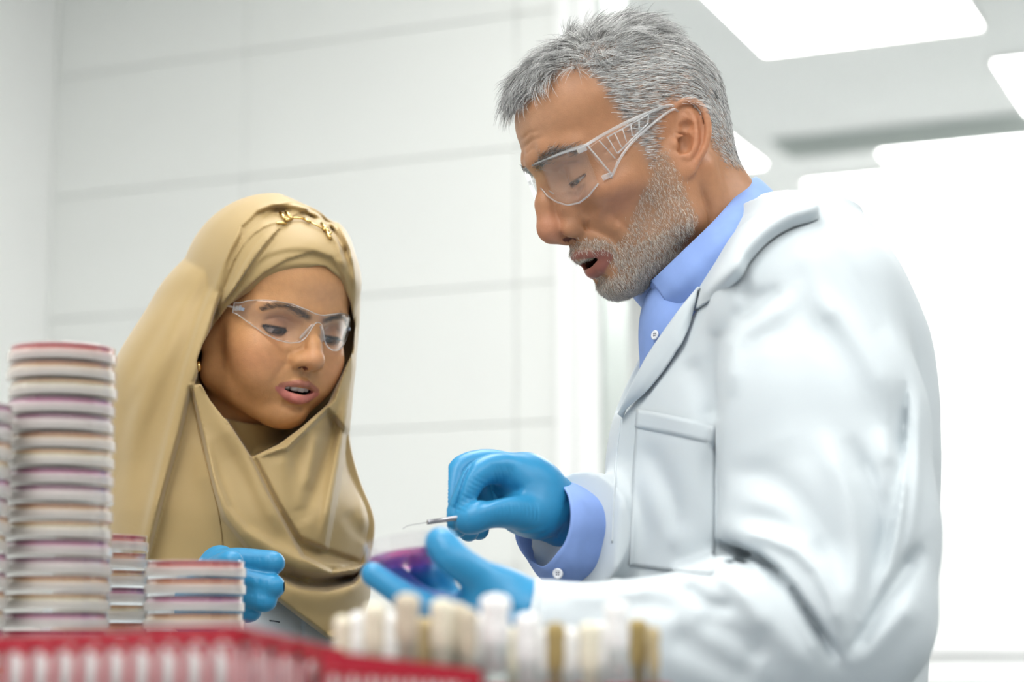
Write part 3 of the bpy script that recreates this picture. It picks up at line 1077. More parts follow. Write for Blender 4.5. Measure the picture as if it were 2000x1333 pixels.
V_, F_, C_ = strands(man_w(Pst), np.array([0.16, 0.16, 0.15, 0.13, 0.10, 0.04]) * 0.001, HC)
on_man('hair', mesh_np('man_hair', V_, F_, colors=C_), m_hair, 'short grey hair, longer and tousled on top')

n = 17000
P, Nn = sample_mesh(MV, MF, MN, bw * np.where(MV[:, 2] < -60, 1.5, np.where(MV[:, 0] > 80, 1.4, 0.7)), n, rng)
D = np.stack([0.10 + 0.3 * rng.normal(0, 1, n), 0.15 * np.sign(P[:, 1]) + 0.25 * rng.normal(0, 1, n), -1.0 * np.ones(n)], 1)
length = rng.uniform(2.2, 5.0, n) * np.where(P[:, 2] < -78, 1.35, 1.0) * np.where(P[:, 2] > -20, 0.75, 1.0)
Pst = grow(P, Nn, D, length, np.full(n, 0.45), rng.normal(0.1, 0.15, n), 4, rng, 0.15)
g = np.where(rng.random(n) < 0.6, 0.78, 0.42) * rng.uniform(0.75, 1.2, n)
BC = np.stack([g, g * 0.90, g * 0.78], 1)
V_, F_, C_ = strands(man_w(Pst), np.array([0.115, 0.11, 0.09, 0.04]) * 0.001, BC)
on_man('beard', mesh_np('man_beard', V_, F_, colors=C_), m_hair, 'short grizzled beard and moustache')

n = 900
ebm = np.zeros(len(MV))
de, te = seg_dist(np.abs(MV[:, 1]), MV[:, 2], np.array([(8, 38), (20, 42), (34, 43), (48, 36)]))
ebm = np.exp(-(de / 3.2) ** 2) * (MV[:, 0] > 55)
P, Nn = sample_mesh(MV, MF, MN, ebm, n, rng)
D = np.stack([-0.2 * np.ones(n), np.sign(P[:, 1]), 0.25 * rng.normal(0, 1, n)], 1)
Pst = grow(P, Nn, D, rng.uniform(5, 9, n), np.full(n, 0.35), np.full(n, -0.1), 4, rng, 0.12)
g = np.where(rng.random(n) < 0.4, 0.4, 0.08)
V_, F_, C_ = strands(man_w(Pst), np.array([0.18, 0.16, 0.13, 0.05]) * 0.001, np.stack([g, g * 0.92, g * 0.85], 1))
on_man('eyebrows', mesh_np('man_eyebrows', V_, F_, colors=C_), m_hair, 'dark grey eyebrows')
# ------------------------------------------------------------------ the woman's head
def lashes(ec, R, ang, wfn, n, ln, rng, on, name, s, curl=0.5, span=62, col=(0.012, 0.009, 0.008), rad=0.14):
    ph = np.radians(np.linspace(-span, span, n) + rng.normal(0, 1.2, n))
    a = math.radians(ang)
    e = np.stack([np.cos(ph) * math.cos(a), np.sin(ph), np.cos(ph) * math.sin(a)], 1)
    p = np.asarray(ec) + e * R
    out = [p]
    L = ln * (0.75 + 0.25 * np.abs(np.sin(ph))) * rng.uniform(0.8, 1.1, n)
    for i in range(1, 5):
        t = i / 4
        d = e * 1.0 + np.array([0.2, 0, -0.75 + 1.2 * curl * t]) + np.stack([0 * ph, 0.35 * np.sin(ph), 0 * ph], 1)
        d /= np.linalg.norm(d, axis=1, keepdims=True)
        p = p + d * (L / 4)[:, None]
        out.append(p)
    V_, F_, C_ = strands(wfn(np.stack(out, 1)), np.array([1, 1, 0.85, 0.6, 0.2]) * rad * 0.001, np.tile(np.array(col), (n, 1)))
    return on(name, mesh_np(name, V_, F_, colors=C_), m_hair)


def woman_head():
    F = Field((-102, -86, -190), (130, 86, 136), 1.15); F.pad = 30
    F.ell((-2, 0, 46), (92, 71, 82))
    F.ell((40, 0, 62), (53, 58, 50), 22)
    F.ell((36, 0, 4), (54, 60, 58), 24)
    F.ell((62, 0, -38), (35, 38, 34), 22)
    F.ell((34, 0, -46), (44, 48, 34), 20)
    both(lambda s: F.chain([(0, 57 * s, -6), (13, 50 * s, -48), (66, 13 * s, -71)], [12, 14, 13], 20, kin=12))
    F.ell((75, 0, -71), (16, 18, 14), 12)
    both(lambda s: F.ell((60, 40 * s, -14), (27, 20, 22), 18))            # cheeks
    both(lambda s: F.ell((66, 30 * s, -34), (22, 20, 22), 16))
    F.chain([(-18, 0, -20), (-26, 0, -90), (-40, 0, -188)], [48, 46, 50], 24, kin=20)
    F.pad = 10
    both(lambda s: F.ell((46, 76 * s, 40), (24, 14, 24), 18, 'sub'))
    both(lambda s: F.chain([(86, 7 * s, 33), (82, 24 * s, 36), (66, 43 * s, 29)], [7, 7, 6.5], 14))
    both(lambda s: F.ell((92, 31 * s, 15), (15, 18, 11), 11, 'sub'))
    for s in (1, -1):
        ec = (64.6, 31 * s, 13)
        F.ell(ec, (13.2, 14.5, 13.2), 2)
        up = math.radians(0); lo = math.radians(-29)
        F.lid(ec, 15.4, (-math.sin(up), 0, math.cos(up)), 4)
        F.lid(ec, 15.0, (math.sin(lo), 0, -math.cos(lo)), 4.5)
        F.eye_slot(ec, 0, -29, 13.5, 18.5)
        F.crease([(17 * s, 20), (24 * s, 23.5), (33 * s, 24.5), (44 * s, 19)], -1.3, 1.7, lo=(50, -60, 8))
        F.crease([(19 * s, 2), (30 * s, -1.5), (42 * s, 3)], -0.7, 3.0, lo=(50, -60, -20))
    # nose
    F.chain([(86, 0, 28), (93, 0, 17), (103, 0, 3), (109, 0, -7)], [6.0, 6.0, 6.6, 7.6], 9, kin=6)
    F.ell((110.5, 0, -10.5), (9.2, 9.5, 8.2), 6)
    both(lambda s: F.chain([(80, 8 * s, 16), (88, 10 * s, -4), (92, 11 * s, -14)], [6, 6.5, 6.5], 9))
    both(lambda s: F.ell((96, 12 * s, -14.5), (9.5, 6.0, 6.8), 4))
    both(lambda s: F.ell((102, 7 * s, -11.5), (9, 6.5, 7), 5))
    F.chain([(110, 0, -16), (100, 0, -21)], [4.2, 4], 4)
    both(lambda s: F.ell((103, 6.5 * s, -22), (6.0, 3.2, 3.6), 2, 'sub'))
    both(lambda s: F.crease([(18.5 * s, -6), (20 * s, -14), (17 * s, -22)], -0.9, 2.2, lo=(60, -40, -40)))
    # mouth with the lips parted
    F.crease([(0, -24), (0, -31)], -1.4, 3.0, lo=(70, -20, -40))
    both(lambda s: F.chain([(86, 21 * s, -42.5), (93, 12 * s, -39), (98.5, 4.5 * s, -36.3), (98.5, 0, -37)], [2.0, 3.2, 3.6, 3.4], 4))
    both(lambda s: F.chain([(85, 20.5 * s, -44), (91, 12 * s, -50.5), (95, 4.5 * s, -52.5), (95.2, 0, -52.5)], [2.2, 4.4, 5.2, 5.2], 4.5))
    F.ell((90, 0, -44.2), (22, 17.0, 3.3), 1.0, 'sub')
    F.ell((70, 0, -46), (26, 17, 8), 3, 'sub')
    F.crease([(-14, -61), (0, -62), (14, -61)], -2.0, 4.5, lo=(60, -40, -80))
    both(lambda s: F.crease([(21 * s, -18), (27 * s, -30), (30 * s, -42)], -0.9, 4, lo=(50, -60, -60)))
    ear(F, (-8, -67, 2), -0.2, 0.98, -1, 0.9, 15)
    return F


V, Fq = woman_head().surface()
Nl = vnormals(V, Fq)
x, y, z = V[:, 0], V[:, 1], V[:, 2]; ay = np.abs(y)
C = np.tile(np.array(srgb(196, 145, 98)), (len(V), 1))
C = mixc(C, 0.5 * gauss3((70, 42, -20), (28, 20, 18)), srgb(206, 136, 104))
C = mixc(C, 0.35 * gauss3((112, 0, -10), (14, 14, 14)), srgb(214, 150, 120))
C = mixc(C, 0.35 * gauss3((95, 0, 55), (30, 34, 18)), srgb(216, 168, 132))
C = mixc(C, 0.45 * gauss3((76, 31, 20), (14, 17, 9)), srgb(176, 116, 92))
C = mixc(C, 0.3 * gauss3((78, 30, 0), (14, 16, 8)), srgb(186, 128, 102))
dl, _ = seg_dist(ay, z, np.array([(21, -42.5), (12, -38.7), (4.5, -35.8), (0, -37)]))
lipu = sstep(3.8, 2.8, dl) * (x > 78) * (z > -45)
dl2, _ = seg_dist(ay, z, np.array([(21, -44), (12, -50.5), (4.5, -52.8), (0, -52.8)]))
lipl = sstep(6.0, 4.6, dl2) * (x > 76) * (z < -43.5)
C = mixc(C, 0.92 * lipu, srgb(164, 102, 86))
C = mixc(C, 0.92 * lipl, srgb(190, 112, 104))
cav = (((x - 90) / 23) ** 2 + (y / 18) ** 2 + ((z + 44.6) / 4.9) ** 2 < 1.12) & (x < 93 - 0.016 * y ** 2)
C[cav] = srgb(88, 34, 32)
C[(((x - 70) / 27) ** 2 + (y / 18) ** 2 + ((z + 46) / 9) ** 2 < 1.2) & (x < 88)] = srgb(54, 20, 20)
C[(((x - 103) / 7) ** 2 + ((ay - 6.5) / 4) ** 2 + ((z + 22) / 4.4) ** 2 < 1)] = srgb(110, 58, 46)
for s in (1, -1):
    ex, eyy, ez = x - 64.6, y - 31 * s, z - 13
    rr = np.sqrt(ex ** 2 + eyy ** 2 + ez ** 2)
    a = np.degrees(np.arctan2(ez, ex))
    C = mixc(C, 0.95 * sstep(6.5, 2, np.abs(a - 1)) * (rr < 17.5) * (ex > 0) * (np.abs(eyy) < 15.5), srgb(52, 34, 30))
    C = mixc(C, 0.5 * sstep(7, 1, np.abs(a + 30)) * (rr < 17.0) * (ex > 0) * (np.abs(eyy) < 14), srgb(90, 58, 50))
bp = np.array([(9, 29.5), (18, 33.5), (30, 36.5), (40, 34.5), (49, 28)])
de, te = seg_dist(ay, z, bp)
C = mixc(C, 0.72 * np.exp(-(de / np.interp(te, [0, .4, 1], [2.9, 2.7, 1.5])) ** 2) * (x > 50), srgb(74, 52, 40))
woman = empty('person', (-0.24, 1.93, 0)); tag(woman, 'young woman in a beige headscarf and clear glasses, listening and looking down', 'person')
W_INV = Matrix.Translation(woman.location).inverted()


def on_woman(name, me, mat, label=None):
    o = link(name, me, mat, woman); o.matrix_parent_inverse = W_INV
    if label: o['label'] = label
    return o


WV, WF, WN = V, Fq, Nl
on_woman('body', mesh_np('woman_body', wom_w(V), Fq, colors=C), m_skin, 'face and neck of the young woman')
for s in (1, -1):
    eyeball((64.6, 31 * s, 13), 14.0, (0.9, 0.16, -0.40), wom_w, srgb(54, 36, 26), on_woman)
    lashes((64.6, 31 * s, 13), 15.4, 0, wom_w, 110, 6.5, rng, on_woman, 'eyelashes', s, rad=0.19)
    lashes((64.6, 31 * s, 13), 15.0, -29, wom_w, 34, 3.5, rng, on_woman, 'eyelashes', s, curl=-0.3, rad=0.10)
    lashes((76, 31 * s, 15), 14.3, -9, man_w, 40, 5.0, rng, on_man, 'eyelashes', s, col=(0.05, 0.045, 0.04), rad=0.13)
tb = MB()
for i in range(-4, 4):
    k = i + 0.5
    w = [3.9, 3.3, 3.5, 3.2][int(abs(k))]
    yy = np.sign(k) * [3.9, 11.0, 17.5, 23.5][int(abs(k))]
    tb.box((90.0 - 0.028 * yy * yy, yy, -41.2 + 0.004 * yy * yy), (2.2, w, 4.8), bev=1.1)
on_woman('teeth', mesh_np('woman_teeth', wom_w(np.array(tb.v)), tb.f), pbr('white_teeth', srgb(238, 230, 216), rough=0.2))
n = 520
P, Nn = sample_mesh(WV, WF, WN, np.exp(-(de / np.interp(te, [0, .4, 1], [2.6, 2.2, 1.3])) ** 2) * (WV[:, 0] > 50), n, rng)
D = np.stack([-0.25 * np.ones(n), np.sign(P[:, 1]), 0.25 + 0.2 * rng.normal(0, 1, n)], 1)
Pst = grow(P, Nn, D, rng.uniform(4, 7, n), np.full(n, 0.18), np.full(n, -0.05), 4, rng, 0.08)
g = rng.uniform(0.015, 0.04, n)
V_, F_, C_ = strands(wom_w(Pst), np.array([0.10, 0.10, 0.08, 0.03]) * 0.001, np.stack([g, g * 0.75, g * 0.6], 1))
on_woman('eyebrows', mesh_np('woman_eyebrows', V_, F_, colors=C_), m_hair, 'dark arched eyebrows')
# ================================================================== the man's clothes and hands
from mathutils.bvhtree import BVHTree
U3 = lambda *q: np.array([unproj(*p) for p in q])
m_coat = pbr('white_cotton', srgb(200, 208, 212), rough=0.75, noise=0.01, nscale=30, bump=0.12, bscale=1800, sheen=0.1, spec=0.25)
m_shirt = pbr('blue_cotton', srgb(136, 164, 222), rough=0.7, noise=0.04, nscale=60, bump=0.15, bscale=2200, spec=0.25)
m_glove = pbr('blue_nitrile', srgb(44, 134, 180), rough=0.38, noise=0.04, nscale=60, bump=0.10, bscale=500, spec=0.45)
m_button = pbr('pearl_button', srgb(228, 230, 235), rough=0.25, coat=0.4)

TY = 195.0
def torso_rows(rows, inset=0.0):
    st = []
    for py, fx, bx, b in rows:
        y0 = 1.75
        p0, p1 = unproj(fx, py, y0), unproj(bx, py, y0)
        half = (p1[0] - p0[0]) / 2
        a = math.sqrt(max(half ** 2 - (b * 0.259) ** 2, 0.002)) / 0.966
        st.append((p0[2], (p0[0] + p1[0]) / 2, y0, a - inset, b - inset))
    return st


rows = [(1560, 1172, 1775, .175), (1333, 1178, 1778, .175), (1130, 1181, 1795, .178), (950, 1192, 1800, .185), (860, 1199, 1798, .187), (790, 1216, 1795, .185),
        (700, 1255, 1784, .175), (640, 1290, 1768, .160), (560, 1345, 1728, .135), (500, 1395, 1690, .105), (450, 1440, 1640, .085)]
H = 0.0024
lo = (unproj(990, 1300, 1.38)[0] - 0.02, 1.33, 0.93); hi = (unproj(1830, 600, 1.75)[0] + 0.03, 2.03, 1.47)
F = Field(lo, hi, H)
F.loft(torso_rows(rows), yaw=TY)
# shoulders
F.chain(U3((1545, 485, 1.735), (1575, 590, 1.615)), [.052, .072], .05)
F.chain(U3((1510, 500, 1.80), (1470, 610, 1.92)), [.05, .07], .05)
# near sleeve
F.chain(U3((1575, 620, 1.60), (1597, 840, 1.565), (1622, 1040, 1.53), (1640, 1195, 1.505)), [.078, .083, .079, .071], .012, kin=.03)
F.chain(U3((1640, 1200, 1.505), (1500, 1225, 1.475), (1400, 1248, 1.455), (1210, 1258, 1.435), (1080, 1232, 1.428), (960, 1206, 1.42)), [.071, .064, .054, .0435, .034, .032], .014, kin=.008)
# far sleeve
F.chain(U3((1470, 620, 1.92), (1440, 900, 1.93), (1400, 1080, 1.88)), [.075, .07, .06], .02, kin=.03)
F.chain(U3((1400, 1080, 1.88), (1240, 1050, 1.75), (1140, 1042, 1.695), (1060, 1036, 1.65)), [.06, .05, .046, .043], .02, kin=.03)
cp = unproj(1022, 1195, 1.424); F.cut(cp, unproj(960, 1182, 1.42) - unproj(1080, 1220, 1.428), 0.11)
cp2 = unproj(1128, 1042, 1.69); F.cut(cp2, unproj(1060, 1030, 1.65) - unproj(1140, 1044, 1.695), 0.105)
# sculpted folds (as drawn in the photograph; metres and pixels)
Y0, Y1 = 1.36, 1.66
br = lambda poly, amp, w, w2=None, y0=Y0, y1=Y1, **k: F.brush(poly, 1.45 * amp / 1000.0, w, y0, y1, w2, **k)
br([(1545, 560), (1470, 610), (1420, 655), (1406, 760), (1398, 900), (1400, 1000)], -5, 9, 26, y1=1.72)     # armhole
br([(1555, 575), (1490, 625), (1440, 665), (1425, 780)], 4, 24, 24)
br([(1560, 590), (1640, 690), (1700, 800), (1730, 900)], -4, 26)
br([(1590, 570), (1680, 660), (1745, 780)], 3, 26)
br([(1500, 650), (1520, 800), (1540, 900)], 2.5, 45)
br([(1398, 1062), (1470, 1082), (1530, 1130), (1590, 1215), (1640, 1290)], -16, 8, 20)                          # deep elbow crease
br([(1400, 1030), (1490, 1045), (1580, 1090), (1630, 1180), (1648, 1270)], 7, 26, 18)
br([(1410, 1100), (1450, 1100), (1480, 1120)], -7, 6, 10)
br([(1420, 930), (1500, 930), (1570, 990), (1640, 1110)], -3.5, 28)
br([(1440, 980), (1530, 1000), (1610, 1080)], 3.5, 24)
br([(1600, 840), (1650, 960), (1672, 1100), (1668, 1230)], 5, 20, 28)
br([(1655, 850), (1705, 950), (1722, 1080), (1690, 1220)], -7, 18, 26)
br([(1700, 830), (1752, 920), (1748, 1040), (1700, 1190)], 5, 16)
br([(1655, 1290), (1710, 1200), (1765, 1110), (1800, 1060)], -8, 12, 24, y1=1.75)
br([(1650, 1300), (1720, 1240), (1790, 1170)], 4, 26, y1=1.75)
br([(1520, 1120), (1560, 1200), (1610, 1290)], 5, 12)
br([(1440, 1120), (1490, 1190), (1560, 1280), (1600, 1310)], 4, 26)
br([(1330, 1140), (1380, 1180), (1440, 1190)], -4.5, 16)
br([(1395, 1112), (1440, 1150), (1500, 1240)], 4, 20)
br([(1360, 1200), (1430, 1240), (1500, 1290)], -5, 26)
br([(1180, 1190), (1260, 1180), (1330, 1200)], -3, 22)
br([(1100, 1160), (1200, 1165), (1290, 1150)], 2.5, 22)
br([(1300, 1230), (1400, 1290), (1480, 1333)], -5, 30)
br([(1770, 742), (1762, 860), (1748, 1000), (1722, 1120)], -7, 7, 22, y1=1.78)
br([(1795, 760), (1790, 950), (1770, 1100)], 3, 10, y1=1.85)
br([(1262, 860), (1310, 960), (1330, 1060)], -3, 22, y1=1.85)
br([(1230, 900), (1290, 1000), (1350, 1080)], 2.5, 26, y1=1.85)
br([(1340, 700), (1370, 760), (1390, 830)], -3, 26, y1=1.85)
br([(1440, 560), (1480, 580), (1530, 570)], -2.5, 18, y1=1.80)
br([(1620, 470), (1680, 560), (1740, 680)], -2, 20, y1=1.80)
br([(1560, 470), (1600, 560), (1640, 640)], 2, 20, y1=1.80)
br([(1215, 960), (1205, 1060), (1200, 1140)], 3, 14, y1=1.85)
br([(1066, 1135), (1058, 1190), (1046, 1260)], -2.0, 3, 6)
# chest opening in front of the shirt
F.carve([(1214, 806), (1240, 745), (1275, 690), (1330, 610), (1385, 530), (1330, 440), (1180, 520), (1170, 790)], 1.55, 1.80, k=.004)
# neck hole
F.chain(np.array([man_w((-20, 0, -70)), man_w((-52, 0, -160)), man_w((-60, 0, -190))]), [.066, .066, .06], .006, 'sub')
CV, CF = F.surface()
coat = on_man('lab_coat', mesh_np('lab_coat', CV, CF), m_coat, 'white cotton lab coat with creased sleeves')
bvh = BVHTree.FromPolygons(CV.tolist(), CF.tolist())


def coat_part(name, V, Fc, mat, label=None, sub=True, parent=None):
    o = link(name, mesh_np(name, V, Fc), mat, parent or coat)
    if label: o['label'] = label
    return o


def hit_y(px, py, lift, default):
    h, nrm = raycast_px(bvh, px, py)
    return default if h is None else min(h[1] - lift, default + .03)


# lapel, pocket, cuffs and front edge of the coat
lap = [((1364, 562), (1352, 608)), ((1335, 597), (1344, 640)), ((1308, 634), (1333, 668)), ((1284, 668), (1322, 684)), ((1262, 702), (1297, 723)), ((1240, 744), (1262, 766)), ((1222, 780), (1234, 788)), ((1208, 810), (1213, 807))]
lg = []
for (xi, yi), (xo, yo) in lap:
    yo_ = hit_y(xo + 4, yo, .010, 1.70); yi_ = hit_y(xi + 34, yi + 6, .004, yo_ + .012)
    yi_ = min(max(yi_, yo_ - .002), yo_ + .022)
    lg.append([(xi + 7, yi + 5, yi_ + .010), (xi, yi, yi_), ((xi + xo) / 2, (yi + yo) / 2, (yi_ + yo_) / 2 - .003), (xo, yo, yo_)])
lg = np.array(lg)
for _ in range(2):
    lg[1:-1, :, 2] = .5 * lg[1:-1, :, 2] + .25 * (lg[:-2, :, 2] + lg[2:, :, 2])
LG = np.array([U3(*[tuple(q) for q in r]) for r in lg])
coat_part('lapel', *sheet(LG, 16, 44, 0.0022), m_coat, 'notched lapel folded back')
pk = [[(1248, 800), (1322, 815), (1397, 834)], [(1240, 900), (1318, 912), (1396, 925)], [(1233, 1010), (1313, 1022), (1395, 1030)], [(1228, 1104), (1310, 1116), (1394, 1124)]]
coat_part('pocket', *drape(bvh, pk, 22, 34, lambda u, v: 0.0012 + 0.003 * math.exp(-(v / 0.05) ** 2) * math.sin(math.pi * u), 0.0012), m_coat, 'patch chest pocket')
ph = [[(1248, 800), (1322, 815), (1397, 834)], [(1245, 836), (1321, 851), (1397, 869)]]
coat_part('pocket_hem', *drape(bvh, ph, 22, 5, lambda u, v: 0.0022 + 0.003 * (1 - v) * math.sin(math.pi * u), 0.0010), m_coat)
# collar of the coat
up_ = [(1545, 380, 1.86), (1578, 372, 1.79), (1560, 376, 1.735), (1512, 393, 1.69), (1470, 425, 1.668), (1430, 466, 1.662), (1395, 520, 1.668), (1362, 566, 1.685)]
lo_ = [(1580, 420, 1.87), (1598, 424, 1.79), (1588, 431, 1.715), (1545, 444, 1.665), (1502, 470, 1.64), (1464, 510, 1.632), (1436, 552, 1.635), (1356, 607, 1.672)]
lo2 = np.array([(p[0], p[1], hit_y(p[0], p[1], .006, p[2])) for p in lo_])
for _ in range(2): lo2[1:-1, 2] = np.minimum(lo2[1:-1, 2], .5 * lo2[1:-1, 2] + .25 * (lo2[:-2, 2] + lo2[2:, 2]))
lo2 = [tuple(q) for q in lo2]
mid = [((a[0] + b[0]) / 2 + 4, (a[1] + b[1]) / 2 - 3, min(a[2], b[2]) - 0.001) for a, b in zip(up_, lo2)]
inn = [(a[0] - 12, a[1] + 14, a[2] + 0.010) for a in up_]
coat_part('collar', *sheet(np.array([U3(*inn), U3(*up_), U3(*mid), U3(*lo2)]), 60, 24, 0.0024), m_coat, 'turned-down coat collar')
# seams
def seam(poly, w=0.0012, lift=0.0002, n=40):
    pts = []
    for p in catmull(poly, n):
        h, nrm = raycast_px(bvh, *p)
        if h is not None:
            if nrm @ (h - CAM) > 0: nrm = -nrm
            pts.append(h + nrm * lift)
    return MB().tube(pts, w, 5) if len(pts) > 3 else None
for poly in ([(1213, 820), (1204, 900), (1199, 980), (1196, 1060)],):
    sm_ = seam(poly)
    if sm_: coat_part('seam', sm_.v, sm_.f, m_coat)

# ------------------------------------------------------------------ shirt
F = Field((0.03, 1.55, 1.15), (0.36, 1.95, 1.45), 0.0025)
rows_s = [(1100, 1200, 1780, .165), (790, 1232, 1775, .165), (700, 1262, 1760, .155), (640, 1272, 1740, .140), (590, 1285, 1715, .115), (560, 1320, 1690, .10), (510, 1370, 1650, .085)]
F.loft(torso_rows(rows_s, .004), yaw=TY)
F.ell(unproj(1300, 650, 1.745), (.024, .05, .05), .02)
F.chain(np.array([man_w((-20, 0, -70)), man_w((-52, 0, -160))]), [.0605, .0605], .004, 'sub')
SV, SF = F.surface()
shirt = on_man('shirt', mesh_np('shirt', SV, SF), m_shirt, 'light blue button-up shirt under the coat')
bvs = BVHTree.FromPolygons(SV.tolist(), SF.tolist())
def shirt_part(name, V, Fc, mat, label=None):
    o = link(name, mesh_np(name, V, Fc), mat, shirt)
    if label: o['label'] = label
    return o
up_ = [(1430, 372, 1.84), (1474, 350, 1.80), (1462, 357, 1.745), (1400, 428, 1.690), (1340, 487, 1.686), (1298, 527, 1.700), (1272, 550, 1.722)]
lo_ = [(1480, 402, 1.85), (1530, 402, 1.80), (1512, 405, 1.730), (1446, 480, 1.675), (1388, 545, 1.672), (1345, 585, 1.684), (1311, 607, 1.704)]
inn = [(a[0] + 6, a[1] + 30, a[2] + 0.006) for a in up_]
mid = [((a[0] + b[0]) / 2 + 2, (a[1] + b[1]) / 2 - 2, min(a[2], b[2]) - 0.003) for a, b in zip(up_, lo_)]
shirt_part('collar', *sheet(np.array([U3(*inn), U3(*up_), U3(*mid), U3(*lo_)]), 60, 24, 0.0022), m_shirt, 'pointed blue shirt collar')
# collar stand on the far side and placket
stg = [[(1236, 578, 1.80), (1250, 566, 1.76), (1272, 552, 1.73)], [(1244, 588, 1.795), (1258, 592, 1.755), (1290, 590, 1.725)], [(1256, 602, 1.79), (1270, 615, 1.752), (1300, 620, 1.72)]]
shirt_part('collar_stand', *sheet(np.array([U3(*r) for r in stg]), 20, 14, 0.002), m_shirt)
plg = [[(1258, 596, 1.765), (1280, 590, 1.735), (1312, 600, 1.715)], [(1263, 630, 1.76), (1282, 632, 1.730), (1306, 634, 1.712)], [(1264, 665, 1.755), (1275, 668, 1.728), (1290, 668, 1.715)], [(1262, 705, 1.755), (1268, 705, 1.735), (1276, 705, 1.722)]]
PLV, PLF = sheet(np.array([U3(*r) for r in plg]), 22, 26, 0.002)
shirt_part('placket', PLV, PLF, m_shirt)
def button(px, py, y, r, nrm, parent_fn, mat=m_button):
    n_ = np.asarray(nrm, float); n_ /= np.linalg.norm(n_)
    a = np.cross(n_, [0, 0, 1.0]); a /= np.linalg.norm(a); b_ = np.cross(n_, a)
    M_ = np.stack([a, b_, n_], 1)
    mb = MB().lathe([(0.0, 0), (r, 0), (r, .0012), (r * .8, .0018), (r * .62, .0012), (0.0, .0012)], 20, unproj(px, py, y), M_)
    o = parent_fn('button', mb.v, mb.f, mat)
    for k in range(4):
        an = math.pi / 4 + k * math.pi / 2
        c = unproj(px, py, y) + (a * math.cos(an) + b_ * math.sin(an)) * r * .28 + n_ * .0012
        parent_fn('button_hole', *(lambda q: (q.v, q.f))(MB().lathe([(0, 0), (r * .12, 0), (r * .12, .0003), (0, .0003)], 8, c, M_)), m_dark)
m_dark = pbr('dark_thread', srgb(60, 64, 80), rough=0.8)
_pl = BVHTree.FromPolygons(PLV.tolist(), PLF.tolist())
_h = [raycast_px(q, 1280, 655)[0] for q in (bvs, _pl)]
button(1280, 655, min([q[1] for q in _h if q is not None] + [1.73]) - .0012, 0.0044, (-0.75, -0.62, 0.1), shirt_part)

# shirt cuff of the far arm
rim = [(1092, 942, 1.690), (1110, 966, 1.660), (1116, 1010, 1.648), (1107, 1055, 1.648), (1086, 1086, 1.655), (1062, 1110, 1.672), (1036, 1098, 1.70), (1016, 1075, 1.725), (1006, 1043, 1.742), (1018, 1000, 1.752), (1050, 958, 1.742), (1078, 942, 1.715)]
bk_ = [(1128, 944, 1.70), (1146, 973, 1.668), (1149, 1015, 1.655), (1141, 1062, 1.655), (1124, 1110, 1.660), (1098, 1140, 1.68), (1064, 1138, 1.705), (1048, 1105, 1.735), (1042, 1062, 1.752), (1050, 1010, 1.762), (1085, 962, 1.752), (1110, 944, 1.725)]
def ring(loop, n=64):
    P = U3(*loop); Q = np.vstack([P[-2:], P, P[:3]])
    c = catmull(Q, 17 * 12 + 1)
    seg = c[2 * 12 + 6: 2 * 12 + 6 + 12 * 12]
    # resample one full turn
    k = len(P); u = np.linspace(0, k, n, endpoint=False); i = u.astype(int); t = (u - i)[:, None]
    p0, p1, p2, p3 = P[(i - 1) % k], P[i % k], P[(i + 1) % k], P[(i + 2) % k]
    return 0.5 * ((2 * p1) + (-p0 + p2) * t + (2 * p0 - 5 * p1 + 4 * p2 - p3) * t ** 2 + (-p0 + 3 * p1 - 3 * p2 + p3) * t ** 3)
def band(loops, thick, n=64):
    R = [ring(l, n) for l in loops]; G = np.stack(R)
    G = np.stack([catmull(G[:, j], 10) for j in range(n)], 1)
    cen = G.mean(1, keepdims=True); o = G - cen; o /= np.linalg.norm(o, axis=2, keepdims=True)
    inn_ = G - o * thick
    m = G.shape[0]
    V = np.vstack([G.reshape(-1, 3), inn_.reshape(-1, 3)]); N_ = m * n; Fq_ = []
    for i in range(m - 1):
        for j in range(n):
            k = (j + 1) % n
            Fq_.append((i * n + j, i * n + k, (i + 1) * n + k, (i + 1) * n + j)); Fq_.append((N_ + i * n + j, N_ + (i + 1) * n + j, N_ + (i + 1) * n + k, N_ + i * n + k))
    for j in range(n):
        k = (j + 1) % n
        Fq_.append((j, N_ + j, N_ + k, k)); e = (m - 1) * n
        Fq_.append((e + j, e + k, N_ + e + k, N_ + e + j))
    return V, np.array(Fq_)
bk2 = [(a + 60, b + 4, c + .03) for a, b, c in bk_]
shirt_part('cuff', *band([rim, bk_, bk2], 0.0018), m_shirt, 'loose blue cuff with a button')
button(1090, 1121, 1.662, 0.0046, (-0.35, -0.9, -0.1), shirt_part)

# ------------------------------------------------------------------ gloves
def glove(name, fld, on, label, creases=()):
    V, Fq = fld.surface()
    return on(name, mesh_np(name, V, Fq), m_glove, label)

# right hand: pinching the inoculation loop
F = Field(unproj(868, 1060, 1.60) - [0, 0, .02], unproj(1180, 860, 1.80) + [0.02, .02, .0], 0.0011)
F.lo = F.lo
def fing(pts, r, k=.004): F.chain(catmull(U3(*pts), 14), np.interp(np.linspace(0, 1, 14), np.linspace(0, 1, len(r)), r) / 1000.0, k, kin=.006)
F.chain(U3((1150, 1026, 1.715), (1105, 1010, 1.708), (1060, 985, 1.692)), [.0235, .0240, .026], .01, kin=.015)
F.ell(unproj(1035, 966, 1.695), (.030, .034, .034), .016)
F.ell(unproj(1010, 935, 1.700), (.022, .038, .020), .014)
F.ell(unproj(965, 962, 1.712), (.022, .012, .020), .006)
F.ell(unproj(1040, 1005, 1.675), (.030, .017, .019), .012)                         # thenar
fing([(1005, 920, 1.675), (965, 916, 1.665), (930, 930, 1.655), (908, 970, 1.650), (893, 1006, 1.652), (888, 1018, 1.653)], [12.5, 11.3, 9.6, 8.6, 7.6, 6.6], .006)
